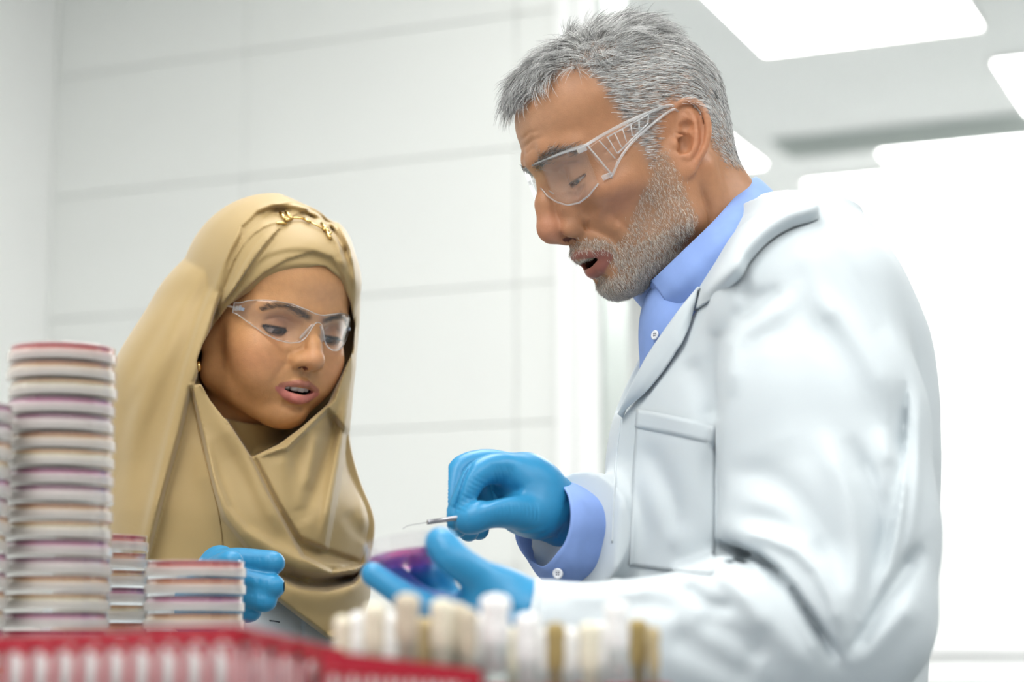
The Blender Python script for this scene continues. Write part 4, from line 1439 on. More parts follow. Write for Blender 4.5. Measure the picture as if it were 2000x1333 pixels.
fing([(1000, 915, 1.700), (945, 906, 1.696), (900, 918, 1.690), (889, 960, 1.682), (887, 1000, 1.676), (897, 1034, 1.672)], [12, 11, 9.6, 8.8, 8, 6.8])
fing([(1000, 925, 1.720), (950, 925, 1.715), (915, 945, 1.708), (905, 985, 1.698), (910, 1025, 1.690), (917, 1042, 1.688)], [11.5, 10.5, 9.4, 8.6, 7.8, 6.6])
fing([(1005, 940, 1.738), (965, 945, 1.735), (938, 965, 1.728), (930, 1000, 1.716), (934, 1030, 1.706), (936, 1038, 1.704)], [10.5, 9.5, 8.4, 7.6, 7, 6])
fing([(1055, 1018, 1.672), (1005, 1002, 1.655), (955, 1002, 1.642), (925, 1014, 1.640), (911, 1020, 1.642)], [15, 12.6, 10.8, 10.2, 8.0], .006)
def gbr(poly, amp, w, y0=1.60, y1=1.69, w2=None, **k): F.brush(poly, amp / 1000.0, w, y0, y1, w2, **k)
rg = np.random.default_rng(3)
for k in range(16):                                                        # fine wrinkles across the thumb
    xx = 935 + k * 7.5
    gbr([(xx, 980 + abs(k - 8) * .3), (xx + 3, 1000), (xx + 1, 1020)], -0.45 * rg.uniform(.5, 1.2), 1.7, y1=1.67)
for k in range(9):                                                         # index finger
    t = k / 8
    cx, cy = 940 - 45 * t, 932 + 62 * t
    gbr([(cx - 13 - 4 * t, cy - 6), (cx, cy + 2), (cx + 15, cy + 8)], -0.55 * rg.uniform(.5, 1.2), 1.9, y1=1.67)
for k in range(6):                                                         # over the knuckle
    gbr([(958 + 7 * k, 905 + k), (966 + 7 * k, 925), (972 + 6 * k, 948)], -0.7 * rg.uniform(.4, 1.2), 2.4, y1=1.69)
for k in range(7):                                                         # heel of the hand
    gbr([(990 + 8 * k, 1030 + 4 * k), (1020 + 8 * k, 1038 + 3 * k), (1058 + 6 * k, 1030 + 2 * k)], 0.6 * rg.uniform(-1, 1), 3, y1=1.70)
for k in range(6):
    gbr([(1080 + 4 * k, 1060 - 14 * k), (1092 + 4 * k, 1040 - 14 * k), (1106 + 2 * k, 1020 - 12 * k)], -0.6 * rg.uniform(.4, 1), 2.4, y1=1.70)
gbr([(1025, 952), (995, 966), (965, 976), (935, 990)], -3.2, 5, y1=1.69, w2=14)
gbr([(925, 903), (908, 935), (896, 975), (884, 1006)], -2.4, 3, y1=1.69)
glove('glove', F, on_man, 'blue nitrile glove on the right hand pinching the loop')

# left hand: holding the dish from below
F = Field(unproj(690, 1260, 1.36) - [.01, 0, 0], unproj(1080, 1020, 1.60) + [0.01, 0, 0], 0.0013)
F.chain(U3((1100, 1236, 1.43), (1018, 1202, 1.428), (970, 1184, 1.43)), [.025, .0245, .026], .01, kin=.012)
F.ell(unproj(970, 1188, 1.445), (.028, .034, .024), .014)
F.ell(unproj(920, 1203, 1.458), (.028, .034, .015), .012)
fing([(985, 1158, 1.425), (930, 1124, 1.415), (886, 1092, 1.412), (866, 1068, 1.418), (858, 1058, 1.422)], [13.5, 10.8, 10.0, 9.6, 8.2], .010)
fing([(893, 1202, 1.430), (845, 1192, 1.420), (797, 1169, 1.418), (757, 1142, 1.422), (732, 1125, 1.426), (725, 1119, 1.427)], [11, 9.6, 8.2, 7.0, 6.2, 5.4], .008)
fing([(890, 1196, 1.455), (830, 1182, 1.460), (795, 1158, 1.462), (774, 1136, 1.464), (764, 1127, 1.464)], [11.5, 10.5, 9.4, 8.4, 7.2])
fing([(895, 1198, 1.478), (850, 1185, 1.490), (832, 1160, 1.492), (825, 1134, 1.487), (823, 1122, 1.482)], [11, 10.2, 9.2, 8.4, 7.2])
fing([(905, 1196, 1.495), (878, 1175, 1.502), (863, 1152, 1.500), (853, 1126, 1.494), (849, 1116, 1.490)], [9.8, 8.8, 8.0, 7.2, 6.4])
gbr([(860, 1090), (878, 1078), (892, 1066)], -0.5, 3, 1.38, 1.43)
gbr([(940, 1160), (990, 1190), (1020, 1200)], -1.5, 10, 1.36, 1.44)
glove('glove', F, on_man, 'blue nitrile glove on the left hand holding the dish')

# ------------------------------------------------------------------ lower coat, trousers and shoes (below the picture)
m_trous = pbr('dark_trousers', srgb(52, 56, 70), rough=0.8, bump=0.1, bscale=900)
m_shoe = pbr('black_leather', srgb(28, 26, 26), rough=0.35)
F = Field((-0.02, 1.48, 0.50), (0.46, 2.02, 1.0), 0.006)
b0 = torso_rows([(1560, 1172, 1775, .175)])[0]
F.loft([(0.50, b0[1] + .01, 1.75, .15, .19), (0.75, b0[1], 1.75, .142, .185), (0.965, b0[1], 1.75, b0[3], .175)], yaw=TY)
coat_part('skirt', *F.surface(), m_coat)
F = Field((0.02, 1.50, 0.05), (0.46, 2.0, 0.95), 0.006)
for s in (1, -1):
    l = np.array([0.259, -0.966, 0]) * 0.095 * s + np.array([b0[1], 1.75, 0])
    F.chain([l + [0, 0, .9], l + [-.01, 0, .5], l + [.01, 0, .09]], [.085, .068, .058], .02)
on_man('trousers', mesh_np('trousers', *F.surface()), m_trous)
for s in (1, -1):
    F = Field((-0.15, -0.07, -0.01), (0.2, 0.07, 0.13), 0.004)
    F.ell((.06, 0, .035), (.12, .045, .04)); F.ell((-.05, 0, .05), (.06, .04, .055), .03); F.cut((0, 0, 0.0), (0, 0, -1), .3)
    V, Fq = F.surface()
    l = np.array([0.259, -0.966, 0]) * 0.095 * s + np.array([b0[1] + .01, 1.75, 0])
    on_man('shoe', mesh_np('shoe', V @ rot(math.radians(TY), 'z').T + l, Fq), m_shoe)
# ================================================================== the woman's clothes
m_scarf = pbr('beige_satin', srgb(170, 145, 97), rough=0.5, noise=0.03, nscale=25, bump=0.14, bscale=2600, sheen=0.25, spec=0.4)
H = 0.0015
F = Field((unproj(195, 900, 1.96)[0] - .012, 1.755, 1.03), (unproj(750, 1000, 1.95)[0] + .01, 2.085, 1.505), H)
# outer volume: left and right outline of the draped cloth, row by row
sil = [(404, 520, 590), (413, 494, 618), (431, 452, 650), (455, 418, 676), (504, 378, 692), (560, 332, 701), (620, 296, 702), (700, 247, 694), (760, 222, 686), (850, 211, 682), (930, 210, 700),
       (1000, 210, 727), (1040, 211, 731), (1100, 213, 722), (1180, 214, 715), (1300, 215, 700)]
yc = 1.925
st = []
for py, l, r in sil:
    p0, p1 = unproj(l, py, yc), unproj(r, py, yc)
    a = (p1[0] - p0[0]) / 2
    st.append((p0[2], (p0[0] + p1[0]) / 2, yc + float(np.interp(py, [400, 430, 560], [.02, .018, 0])), min(a, .135), a))
F.pad = .02
F.loft([(s_[0], s_[1], s_[2], s_[3], s_[4]) for s_ in st], yaw=90, e=2.15)
YF = 1.915
bs = lambda poly, amp, w, w2=None, y1=YF, **k: F.brush(poly, amp / 1000.0, w, 1.70, y1, w2, **k)
# long soft folds of the hanging part at the left
bs([(500, 420), (440, 480), (370, 600), (290, 760), (240, 900)], 4, 30, 18)
bs([(470, 460), (415, 560), (350, 700), (290, 860), (262, 1000)], -4, 24)
bs([(455, 470), (412, 580), (372, 700), (330, 860), (292, 1020), (275, 1100)], 7, 34, 10)
bs([(440, 520), (330, 640), (262, 760), (236, 880), (228, 1000)], -3, 20)
bs([(380, 560), (300, 690), (245, 800)], 3, 14)
# panel inside the hanging part
F.layer([(372, 752), (350, 850), (320, 960), (286, 1095), (270, 1260), (600, 1260), (730, 1200), (740, 1000), (690, 860), (640, 800), (560, 880), (490, 893), (430, 800), (385, 742)], -0.008, 5, 1.70, YF)
# diagonal band across the chest
diag = [(372, 752), (388, 742), (432, 802), (492, 895), (530, 975), (562, 1035), (592, 1088), (650, 1118), (712, 1104), (690, 1122), (600, 1136), (530, 1108), (480, 1068), (437, 1012), (420, 960), (398, 860)]
F.layer(diag, 0.011, 4, 1.70, YF)
bs([(400, 850), (425, 960), (470, 1030), (540, 1074), (620, 1104), (706, 1106)], 9, 10, 26)
bs([(430, 850), (490, 960), (540, 1030), (590, 1075)], -5, 30)
bs([(420, 800), (480, 900), (520, 990), (560, 1050)], 4, 14, 16)
# lower dark pocket and lowest band
bs([(540, 1108), (590, 1128), (650, 1132), (700, 1122)], -20, 9, 14)
F.layer([(516, 1100), (545, 1128), (585, 1148), (640, 1153), (690, 1138), (716, 1108), (735, 1060), (740, 1180), (700, 1240), (655, 1256), (600, 1215), (550, 1178), (500, 1130)], 0.012, 5, 1.70, YF)
bs([(545, 1140), (600, 1165), (660, 1165), (715, 1135)], 4, 24)
# the wrap at the right, with vertical folds
F.layer([(690, 640), (694, 720), (684, 800), (668, 900), (650, 1000), (638, 1072), (590, 1060), (545, 985), (497, 893), (560, 868), (600, 830), (650, 780), (676, 700)], 0.009, 5, 1.70, YF)
bs([(655, 800), (640, 880), (612, 960), (592, 1020)], -6, 16)
bs([(680, 760), (660, 880), (640, 990), (628, 1060)], 6, 16, 10)
bs([(600, 850), (580, 900), (575, 960), (590, 1030)], -5, 20)
bs([(545, 880), (575, 950), (600, 1010)], 4, 20)
bs([(620, 840), (606, 900), (600, 960)], 4, 14)
bs([(690, 900), (712, 980), (716, 1060), (700, 1100)], 4, 16)
bs([(672, 1000), (700, 1040), (725, 1050)], -2.5, 14)
bs([(575, 1050), (630, 1075), (706, 1102)], -6, 6, 12)
# open the front so that the inner wrap and the face show
F.carve([(592, 404), (560, 398), (530, 401), (503, 414), (474, 442), (450, 498), (430, 562), (410, 640), (390, 712), (378, 752), (395, 750), (432, 803), (491, 894), (545, 868), (588, 836), (640, 790), (672, 722), (690, 640), (687, 570), (672, 500), (655, 462), (632, 428)], 1.70, 1.93, k=.003)
# inner wrap: close-fitting layers over the head, stepped along planes
def wl(p): return wom_w(np.array(p, float))
RW = WOM_R
SKULL = [((-2, 0, 46), (92, 71, 82), 0), ((40, 0, 62), (53, 58, 50), 22), ((36, 0, 4), (54, 60, 58), 24)]


def skull_d(u, v, w):
    """distance (mm) to the smooth skull of the woman, local coordinates"""
    d = None
    for c, r, k in SKULL:
        p_ = [(q - c[i]) / r[i] for i, q in enumerate((u, v, w))]
        k0 = np.sqrt(p_[0] ** 2 + p_[1] ** 2 + p_[2] ** 2) + 1e-6
        k1 = np.sqrt((p_[0] / r[0]) ** 2 + (p_[1] / r[1]) ** 2 + (p_[2] / r[2]) ** 2) + 1e-9
        q = k0 * (k0 - 1) / k1
        d = q if d is None else smin(d, q, k)
    return d


def on_skull(px, py, off):
    """local point where the view ray meets the skull grown by off mm"""
    d = C_R * ((px - CX) / FPX) + C_U * ((CY - py) / FPX) + C_F
    d = d / np.linalg.norm(d)
    o = (CAM - WOM_T) @ RW / WOM_S; v = d @ RW
    t = 1500.0
    best = (1e9, t)
    for _ in range(120):
        q = o + v * t; e = float(skull_d(*q)) - off
        if e < best[0]: best = (e, t)
        if e < .05: break
        t += max(e * .8, .1)
        if t > 2300: t = best[1]; break
    return o + v * t


def shell(off, pts, k=.0012):
    """layer of the wrap: skull grown by off mm, kept above the plane through three seen points"""
    p = [wl(on_skull(*q, off)) for q in pts]
    n_ = np.cross(p[1] - p[0], p[2] - p[0]); n_ /= np.linalg.norm(n_)
    if n_[2] < 0: n_ = -n_
    c = wl((0, 0, 50)); m = .125
    b = F.blk(c - m, c + m)
    x_, y_, z_ = b[1] - WOM_T[0], b[2] - WOM_T[1], b[3] - WOM_T[2]
    u = [(RW[0, i] * x_ + RW[1, i] * y_ + RW[2, i] * z_) / WOM_S for i in range(3)]
    d = (skull_d(*u) - off) * WOM_S
    pl = -((b[1] - p[0][0]) * n_[0] + (b[2] - p[0][1]) * n_[1] + (b[3] - p[0][2]) * n_[2])
    d = -smin(-d, -(pl + 0 * d), .002)
    F.put(b, d.astype(np.float32), k, 'add')


shell(4.0, [(430, 618), (620, 519), (690, 622)])
shell(7.0, [(425, 625), (612, 490), (690, 600)])
shell(9.5, [(420, 610), (528, 462), (560, 432)])
shell(12.0, [(418, 590), (470, 462), (560, 402)])
# sides of the inner wrap: over the ear and round the neck
F.chain(np.array([wl((-6, -66, 34)), wl((-8, -66, 4)), wl((-16, -56, -40)), wl((-22, -40, -90))]), [.016, .015, .016, .022], .012)
F.chain(np.array([wl((-6, 66, 34)), wl((-8, 66, 0)), wl((-16, 56, -50))]), [.014, .014, .016], .012)
F.chain(np.array([wl((-22, 0, -84)), wl((-32, 0, -150)), wl((-40, 0, -200))]), [.0555, .060, .075], .01)
bi = lambda poly, amp, w, w2=None: F.brush(poly, amp / 1000.0, w, 1.70, 1.93, w2)
bi([(425, 640), (470, 560), (520, 490), (548, 452)], 1.6, 8, 5)
bi([(420, 640), (462, 540), (505, 470), (540, 440)], -1.4, 5)
bi([(410, 660), (445, 580), (490, 500), (520, 455)], 1.4, 7)
bi([(412, 640), (440, 560), (470, 490)], -1.5, 5)
bi([(395, 700), (408, 650), (430, 600)], -2, 5)
bi([(404, 690), (420, 640), (445, 605)], 1.5, 5)
# gathered knot at the right of the crown
for a_, b_, c_ in (((640, 428), (662, 452), (676, 490)), ((652, 424), (676, 470), (688, 520)), ((640, 450), (660, 480), (672, 530)), ((662, 440), (686, 500), (694, 570))):
    bi([a_, b_, c_], 4, 7, 5)
for a_, b_, c_ in (((646, 425), (669, 462), (682, 505)), ((640, 440), (662, 468), (675, 510))):
    bi([a_, b_, c_], -3, 4)
# overlapping edges of the layers across the forehead (sharp below, soft above)
bi([(424, 628), (470, 572), (515, 532), (560, 506), (612, 490), (650, 502), (672, 540), (688, 600)], 3.6, 30, 2.5)
bi([(428, 606), (468, 545), (505, 492), (535, 455), (552, 442)], 3.6, 26, 2.5)
bi([(425, 600), (450, 520), (482, 468), (520, 440), (552, 432)], 2.6, 16, 2.5)
# the outer cloth lies over the inner layers
F.layer([(600, 408), (560, 401), (530, 403), (503, 416), (474, 444), (450, 500), (431, 562), (411, 640), (391, 712), (374, 757), (352, 850), (321, 960), (287, 1095), (275, 1300), (180, 1300), (180, 380), (540, 370)], 0.005, 4, 1.70, 1.93)
# folds on the crown
bs([(500, 412), (545, 401), (600, 412), (640, 428)], 3, 6, y1=1.95)
bs([(520, 408), (570, 410), (625, 432)], -3, 5, y1=1.95)
bs([(545, 402), (590, 418), (615, 440)], 2.5, 5, y1=1.95)
# lower edge of the cloth
F.carve([(200, 1150), (470, 1150), (510, 1146), (552, 1182), (602, 1220), (652, 1257), (656, 1420), (200, 1420)], 1.70, 2.2, k=.002)
F.carve([(650, 1256), (702, 1238), (724, 1168), (770, 1150), (770, 1420), (650, 1420)], 1.70, 2.2, k=.002)
# face opening
face_poly = [(388, 742), (384, 706), (396, 672), (418, 634), (448, 596), (500, 562), (560, 534), (620, 519), (636, 521), (664, 545), (684, 590), (693, 640), (688, 690), (672, 722), (642, 770), (606, 816), (574, 834), (530, 832), (480, 826), (437, 817), (410, 782)]
fp = np.array([proj for proj in face_poly], float)
F.carve(fp, 1.70, 1.945, k=.0015)
SV_, SF_ = F.surface()
scarf = on_woman('headscarf', mesh_np('headscarf', SV_, SF_), m_scarf, 'beige satin headscarf wrapped round the head and over the shoulders')
bsc = BVHTree.FromPolygons(SV_.tolist(), SF_.tolist())


def scarf_part(name, V, Fc, mat, label=None):
    o = link(name, mesh_np(name, V, Fc), mat, scarf)
    if label: o['label'] = label
    return o


# stitched hem
pts = []
for q in catmull([(374, 758), (390, 850), (412, 940), (428, 1010), (437, 1084)], 40):
    h, nr = raycast_px(bsc, *q)
    if h is not None: pts.append(h + np.array([0, -.0004, 0]))
if len(pts) > 4:
    t_ = MB().tube(pts, .0007, 5); scarf_part('hem', t_.v, t_.f, pbr('hem_thread', srgb(150, 124, 80), rough=0.7))
# golden clasp: linked bars lying on the crown
m_gold = pbr('polished_gold', srgb(232, 200, 130), rough=0.18, metal=1.0)
def scarf_at(px, py, lift):
    h, nr = raycast_px(bsc, px, py)
    if h is None: return unproj(px, py, 1.85), np.array([0, -1.0, .3])
    if nr @ (h - CAM) > 0: nr = -nr
    return h + nr * lift, nr
bars = [((540, 439), (556, 437), 1.3), ((547, 420), (556, 431), 1.7), ((558, 418), (567, 430), 1.7), ((556, 433), (566, 432), 1.5), ((568, 427), (592, 431), 1.0), ((592, 431), (606, 437), 1.5), ((606, 437), (632, 452), 0.9), ((626, 440), (640, 456), 1.7), ((630, 452), (638, 450), 1.4), ((637, 456), (648, 467), 1.6), ((641, 462), (646, 458), 1.2)]
for a_, b_, r_ in bars:
    pa, _n = scarf_at(*a_, .0022); pb, _n = scarf_at(*b_, .0022)
    t_ = MB().tube([pa, (pa + pb) / 2, pb], r_ * .001, 8)
    scarf_part('clasp_link', t_.v, t_.f, m_gold, 'small golden link of the scarf clasp')
# earring
er = wl((2, -69, -34))
t_ = MB().lathe([(0, -.006), (.002, -.004), (.0028, -.001), (.0015, .003), (0, .005)], 12, unproj(388, 715, 1.842))
on_woman('earring', mesh_np('earring', t_.v, t_.f), m_gold, 'small golden drop earring')

# coat, arm and glove of the woman
F = Field((-0.46, 1.68, 0.86), (-0.06, 2.12, 1.30), 0.003)
F.loft([(0.86, -0.31, 1.925, .125, .15), (1.0, -0.31, 1.925, .125, .15), (1.09, -0.305, 1.925, .120, .15), (1.16, -0.30, 1.94, .09, .13)], yaw=-60)
F.chain(U3((330, 1010, 1.93), (285, 1220, 1.90), (290, 1330, 1.86)), [.055, .052, .05], .02)
F.chain(U3((290, 1330, 1.86), (340, 1245, 1.79), (385, 1190, 1.755), (410, 1170, 1.74)), [.05, .042, .036, .034], .02)
F.cut(unproj(372, 1200, 1.76), unproj(420, 1160, 1.73) - unproj(340, 1240, 1.79), .08)
F.brush([(588, 1180), (590, 1260), (594, 1330)], -.004, 3, 1.7, 1.95, 8)
F.brush([(480, 1180), (500, 1240), (510, 1300)], .003, 14, 1.7, 1.95)
WCV, WCF = F.surface()
wcoat = on_woman('lab_coat', mesh_np('woman_coat', WCV, WCF), m_coat, 'white lab coat under the headscarf')
bvw = BVHTree.FromPolygons(WCV.tolist(), WCF.tolist())
pts = [raycast_px(bvw, *q)[0] for q in [(526, 1213), (536, 1214), (546, 1216)]]
if all(p is not None for p in pts):
    t_ = MB().tube(pts, .0006, 5); link('button_hole', mesh_np('button_hole', t_.v, t_.f), m_dark, wcoat)
F = Field(unproj(330, 1280, 1.66) - [.01, 0, 0], unproj(570, 1060, 1.85) + [.01, 0, 0], 0.0012)
F.chain(U3((350, 1225, 1.78), (385, 1190, 1.757), (415, 1165, 1.742)), [.024, .024, .026], .01, kin=.012)
F.ell(unproj(428, 1145, 1.735), (.024, .016, .036), .012)
fing([(425, 1100, 1.728), (465, 1096, 1.722), (505, 1098, 1.716), (530, 1100, 1.712), (537, 1101, 1.711)], [10, 9.4, 8.6, 7.6, 6.4])
fing([(430, 1130, 1.722), (470, 1134, 1.716), (505, 1141, 1.710), (530, 1146, 1.706), (537, 1147, 1.706)], [10, 9.4, 8.4, 7.8, 6.6])
fing([(430, 1160, 1.722), (465, 1163, 1.716), (495, 1169, 1.710), (515, 1174, 1.706), (522, 1175, 1.706)], [9.5, 8.4, 7.6, 6.8, 6.0])
fing([(430, 1182, 1.728), (458, 1190, 1.724), (480, 1194, 1.720), (494, 1195, 1.718)], [8.8, 7.8, 6.8, 5.8])
fing([(400, 1150, 1.735), (415, 1120, 1.705), (440, 1105, 1.690), (455, 1098, 1.682)], [11, 10, 9, 7.6])
for k in range(8):
    xx = 478 + 7 * k
    for yy in (1098, 1138 + k, 1166 + k):
        F.brush([(xx, yy - 12), (xx + 2 + rg.normal(0, 2), yy), (xx - 1, yy + 12)], -.0006 * rg.uniform(.2, 1), 2.2, 1.66, 1.74)
V_, F__ = F.surface()
on_woman('glove', mesh_np('woman_glove', V_, F__), m_glove, 'blue nitrile glove of the woman')
# lower body, hidden behind the bench
F = Field((-0.56, 1.70, 0.03), (-0.06, 2.2, 0.90), 0.007)
F.loft([(0.45, -0.31, 1.96, .13, .16), (0.7, -0.31, 1.96, .12, .155), (0.875, -0.31, 1.935, .120, .15)], yaw=-60)
for s in (1, -1):
    l = np.array([.866, .5, 0]) * .08 * s + np.array([-.31, 1.96, 0])
    F.chain([l + [0, 0, .6], l + [0, 0, .1]], [.07, .05], .02)
on_woman('trousers', mesh_np('woman_trousers', *F.surface()), m_trous)
for s in (1, -1):
    F = Field((-0.15, -0.07, -0.01), (0.2, 0.07, 0.13), 0.005)
    F.ell((.05, 0, .03), (.105, .04, .035)); F.ell((-.045, 0, .05), (.055, .036, .05), .03); F.cut((0, 0, 0.0), (0, 0, -1), .3)
    V_, F__ = F.surface()
    l = np.array([.866, .5, 0]) * .08 * s + np.array([-.31, 1.96, 0])
    on_woman('shoe', mesh_np('shoe', V_ @ rot(math.radians(-60), 'z').T + l, F__), m_shoe)
# ================================================================== safety glasses
m_lens = clear_plastic('clear_lens', tint=(0.975, 0.98, 0.985), refl=1.0, rough=0.02, body=0.008, bodycol=(0.8, 0.84, 0.88))
m_edge = clear_plastic('clear_edge', tint=(0.93, 0.95, 0.96), refl=2.4, rough=0.08, body=0.30, bodycol=(1.0, 1.0, 1.0))


def glasses_root(name, w, T, label):
    t = empty(name, w); tag(t, label, 'glasses'); inv_ = Matrix.Translation(t.location).inverted()
    def part(nm, V, Fc, mat, parent=None, smooth=True):
        o = link(nm, mesh_np(nm, T(np.asarray(V, float)), Fc, smooth=smooth), mat, parent or t)
        if parent is None: o.matrix_parent_inverse = inv_
        return o
    return t, part


def lens_grid(ys, xfn, top, bot, nv):
    G = np.zeros((nv, len(ys), 3))
    for j, yy in enumerate(ys):
        zt, zb = top(yy), bot(yy)
        for i in range(nv):
            zz = zb + (zt - zb) * i / (nv - 1)
            G[i, j] = (xfn(yy, zz), yy, zz)
    return G


# the man's wrap-over goggles with side shields
tm, gp = glasses_root('safety_glasses', tuple(man_w((100, 0, 20))), man_w, 'clear wrap-over safety goggles with slatted side shields on the man')
ys = np.linspace(-64, 64, 81)
mx_ = lambda yy, zz: 109 - yy * yy / 150.0 - 0.05 * (zz - 15)
mtop = lambda yy: 42 - 0.07 * yy - 3.0 * (abs(yy) / 64) ** 4
mbot = lambda yy: float(np.interp(abs(yy), [0, 5, 10, 20, 32, 44, 54, 64], [21, 19, 11, 2, -5.5, -8, -6, 0]))
G = lens_grid(ys, mx_, mtop, mbot, 14)
V_, F__ = thicken(G, 1.8)
lens = gp('lens', V_, F__, m_lens)
for nm, row in (('top_rim', G[-1]), ('bottom_rim', G[0])):
    t_ = MB().tube(row, 1.1 if nm == 'top_rim' else 0.9, 8, up=(1, 0, 0)); gp(nm, t_.v, t_.f, m_edge)
# brow guard
bg = np.stack([G[-1], G[-1] + np.array([-5, 0, 1.5]), G[-1] + np.array([-9, 0, 1.0])])
gp('brow_guard', *thicken(bg, 1.4), m_edge)
for s in (1, -1):
    tp = [(81, 64.5, 35), (61, 70, 38), (30, 75, 40.5), (-4, 76, 40), (-14, 71, 36)]
    bt = [(70, 65.5, 0), (53, 70.5, 15), (31, 75, 25.5), (-5, 76, 35), (-15, 71, 31)]
    tpc, btc = catmull(tp, 30), catmull(bt, 30)
    if s < 0: tpc[:, 1] *= -1; btc[:, 1] *= -1
    G2 = np.stack([btc + (tpc - btc) * k for k in np.linspace(0, 1, 8)])
    sh = gp('side_shield', *thicken(G2, 1.4), m_lens)
    for row, r_ in ((tpc, 1.5), (btc, 1.3)):
        t_ = MB().tube(row, r_, 8); gp('temple_bar', t_.v, t_.f, m_edge)
    # hinge posts
    for q in ((0, 4), (1, 4)):
        base = (tpc if q[0] == 0 else btc)[0]
        o_ = np.array([3.0, 0, -2.0 if q[0] == 0 else 3.0])
        t_ = MB().box(base + o_ * [1, 1, 1], (4.5, 1.8, 2.4), bev=.8); gp('hinge', t_.v, t_.f, m_edge, smooth=False)
    t_ = MB().tube([tpc[1], btc[1]], 1.0, 6); gp('hinge_post', t_.v, t_.f, m_edge)
    t_ = MB().tube([tpc[5] * .9 + btc[5] * .1, btc[5] * .85 + tpc[5] * .15], .7, 6); gp('rib', t_.v, t_.f, m_edge)
    for k in range(6):                                                     # slats of the side shield
        u = 7 + k * 2.0
        i0 = int(u); fr_ = u - i0
        a_ = tpc[i0] * (1 - fr_) + tpc[i0 + 1] * fr_; b_ = btc[i0] * (1 - fr_) + btc[i0 + 1] * fr_
        ln = np.array([0, s * 1.2, 0])
        sl = np.array([4.5, 0, 0])
        t_ = MB().tube([a_ * .84 + b_ * .16 + ln - sl * .2, b_ * (.86 - .02 * k) + a_ * (.14 + .02 * k) + ln + sl * .6], .62, 6); gp('slat', t_.v, t_.f, m_edge)
    a0 = tpc[7] * .84 + btc[7] * .16; a1 = tpc[17] * .84 + btc[17] * .16
    t_ = MB().tube([a0 + [0, s * 1.2, 0], a1 + [0, s * 1.2, 0]], .8, 6); gp('rib', t_.v, t_.f, m_edge)
    b0_ = btc[7] * .86 + tpc[7] * .14; b1_ = btc[17] * .76 + tpc[17] * .24
    t_ = MB().tube([b0_ + [2, s * 1.2, 0], b1_ + [2, s * 1.2, 0]], .9, 6); gp('rib', t_.v, t_.f, m_edge)
for s in (1, -1):
    t_ = MB().tube([(106, 5 * s, 20), (103, 9 * s, 12), (99, 13 * s, 6)], 1.4, 8); gp('nose_rest', t_.v, t_.f, m_edge)

# the woman's lighter glasses
tw_, gw = glasses_root('safety_glasses', tuple(wom_w((95, 0, 20))), wom_w, 'clear rimless safety glasses on the woman in the beige headscarf')
ys = np.linspace(-69, 69, 89)
wx = lambda yy, zz: 104 - yy * yy / 92.0 - 0.10 * (zz - 12)
wtop = lambda yy: float(np.interp(abs(yy), [0, 6, 14, 28, 42, 52, 60, 67], [34.5, 35, 37, 39.5, 39, 37, 33.5, 28]))
wbot = lambda yy: float(np.interp(abs(yy), [0, 4, 7, 11, 16, 25, 36, 46, 58, 67], [27, 26, 20, 10, 4.5, 1.5, 1.8, 5, 12, 18]))
def smooth1(fn):
    yy = np.linspace(-69, 69, 400); v = np.array([fn(q) for q in yy])
    kx = np.hanning(17); kx /= kx.sum(); v2 = np.convolve(np.pad(v, 8, 'edge'), kx, 'valid')
    return lambda q: float(np.interp(q, yy, v2))
wtop, wbot = smooth1(wtop), smooth1(wbot)
G = lens_grid(ys, wx, wtop, wbot, 14)
gw('lens', *thicken(G, 1.7), m_lens)
for row, r_ in ((G[-1], .65), (G[0], .65), (G[:, 0], .7), (G[:, -1], .7)):
    t_ = MB().tube(row, r_, 6, up=(1, 0, 0)); gw('rim', t_.v, t_.f, m_edge)
for s in (1, -1):
    t_ = MB().tube(catmull([(99, 4.5 * s, 24), (98, 8.5 * s, 17), (95, 13 * s, 7.5)], 9), [1.1, 1.3, 1.5, 1.6, 1.7, 1.7, 1.7, 1.6, 1.3], 8); gw('nose_pad', t_.v, t_.f, m_edge)
    t_ = MB().tube(catmull([(51, 67 * s, 23), (40, 70.5 * s, 23), (10, 75 * s, 24), (-12, 76 * s, 18)], 14), 2.2, 8, flat=.6); gw('temple', t_.v, t_.f, m_edge)
    t_ = MB()
    for k in range(4): t_.box((56 - 2.6 * k * .6, (64.5 + k * .8) * s, 24 - .6 * k), (1.0, 1.2, 2.6 - .4 * (k % 2)), bev=.4)
    gw('hinge', t_.v, t_.f, m_edge, smooth=False)
    t_ = MB().box((58.5, 63.5 * s, 23.5), (3.6, 1.2, 1.6), bev=.4); gw('hinge_tab', t_.v, t_.f, pbr('grey_tab', srgb(150, 160, 175), rough=.3), smooth=False)
# ================================================================== bench, dishes, tubes and racks
m_bench = pbr('grey_laminate', srgb(150, 156, 160), rough=0.4, noise=0.01, nscale=6)
m_cab = pbr('bench_cabinet', srgb(205, 210, 212), rough=0.5)
BZ = 0.955
e0 = room_xy((0, 1.60, 0))[1]
bench = empty('workbench', room_pt(-0.2, e0 - 0.4, 0), (0, 0, RZ)); tag(bench, 'grey laboratory bench carrying the dishes and tubes', 'bench')
MB().box((0, 0.0, BZ - .02), (0.95, 0.40, .02), bev=.004).build('worktop', m_bench, bench)
MB().box((0, -.02, .48), (0.93, 0.36, .455), bev=.003).build('cabinet', m_cab, bench)
for k in range(3):
    d_ = MB().box((-.62 + .62 * k, .345, .48), (.30, .008, .42), bev=.003).build('door', m_bench, bench)
    MB().tube([(-.62 + .62 * k - .06, .365, .80), (-.62 + .62 * k + .06, .365, .80)], .005, 8).build('handle', m_alu, d_)

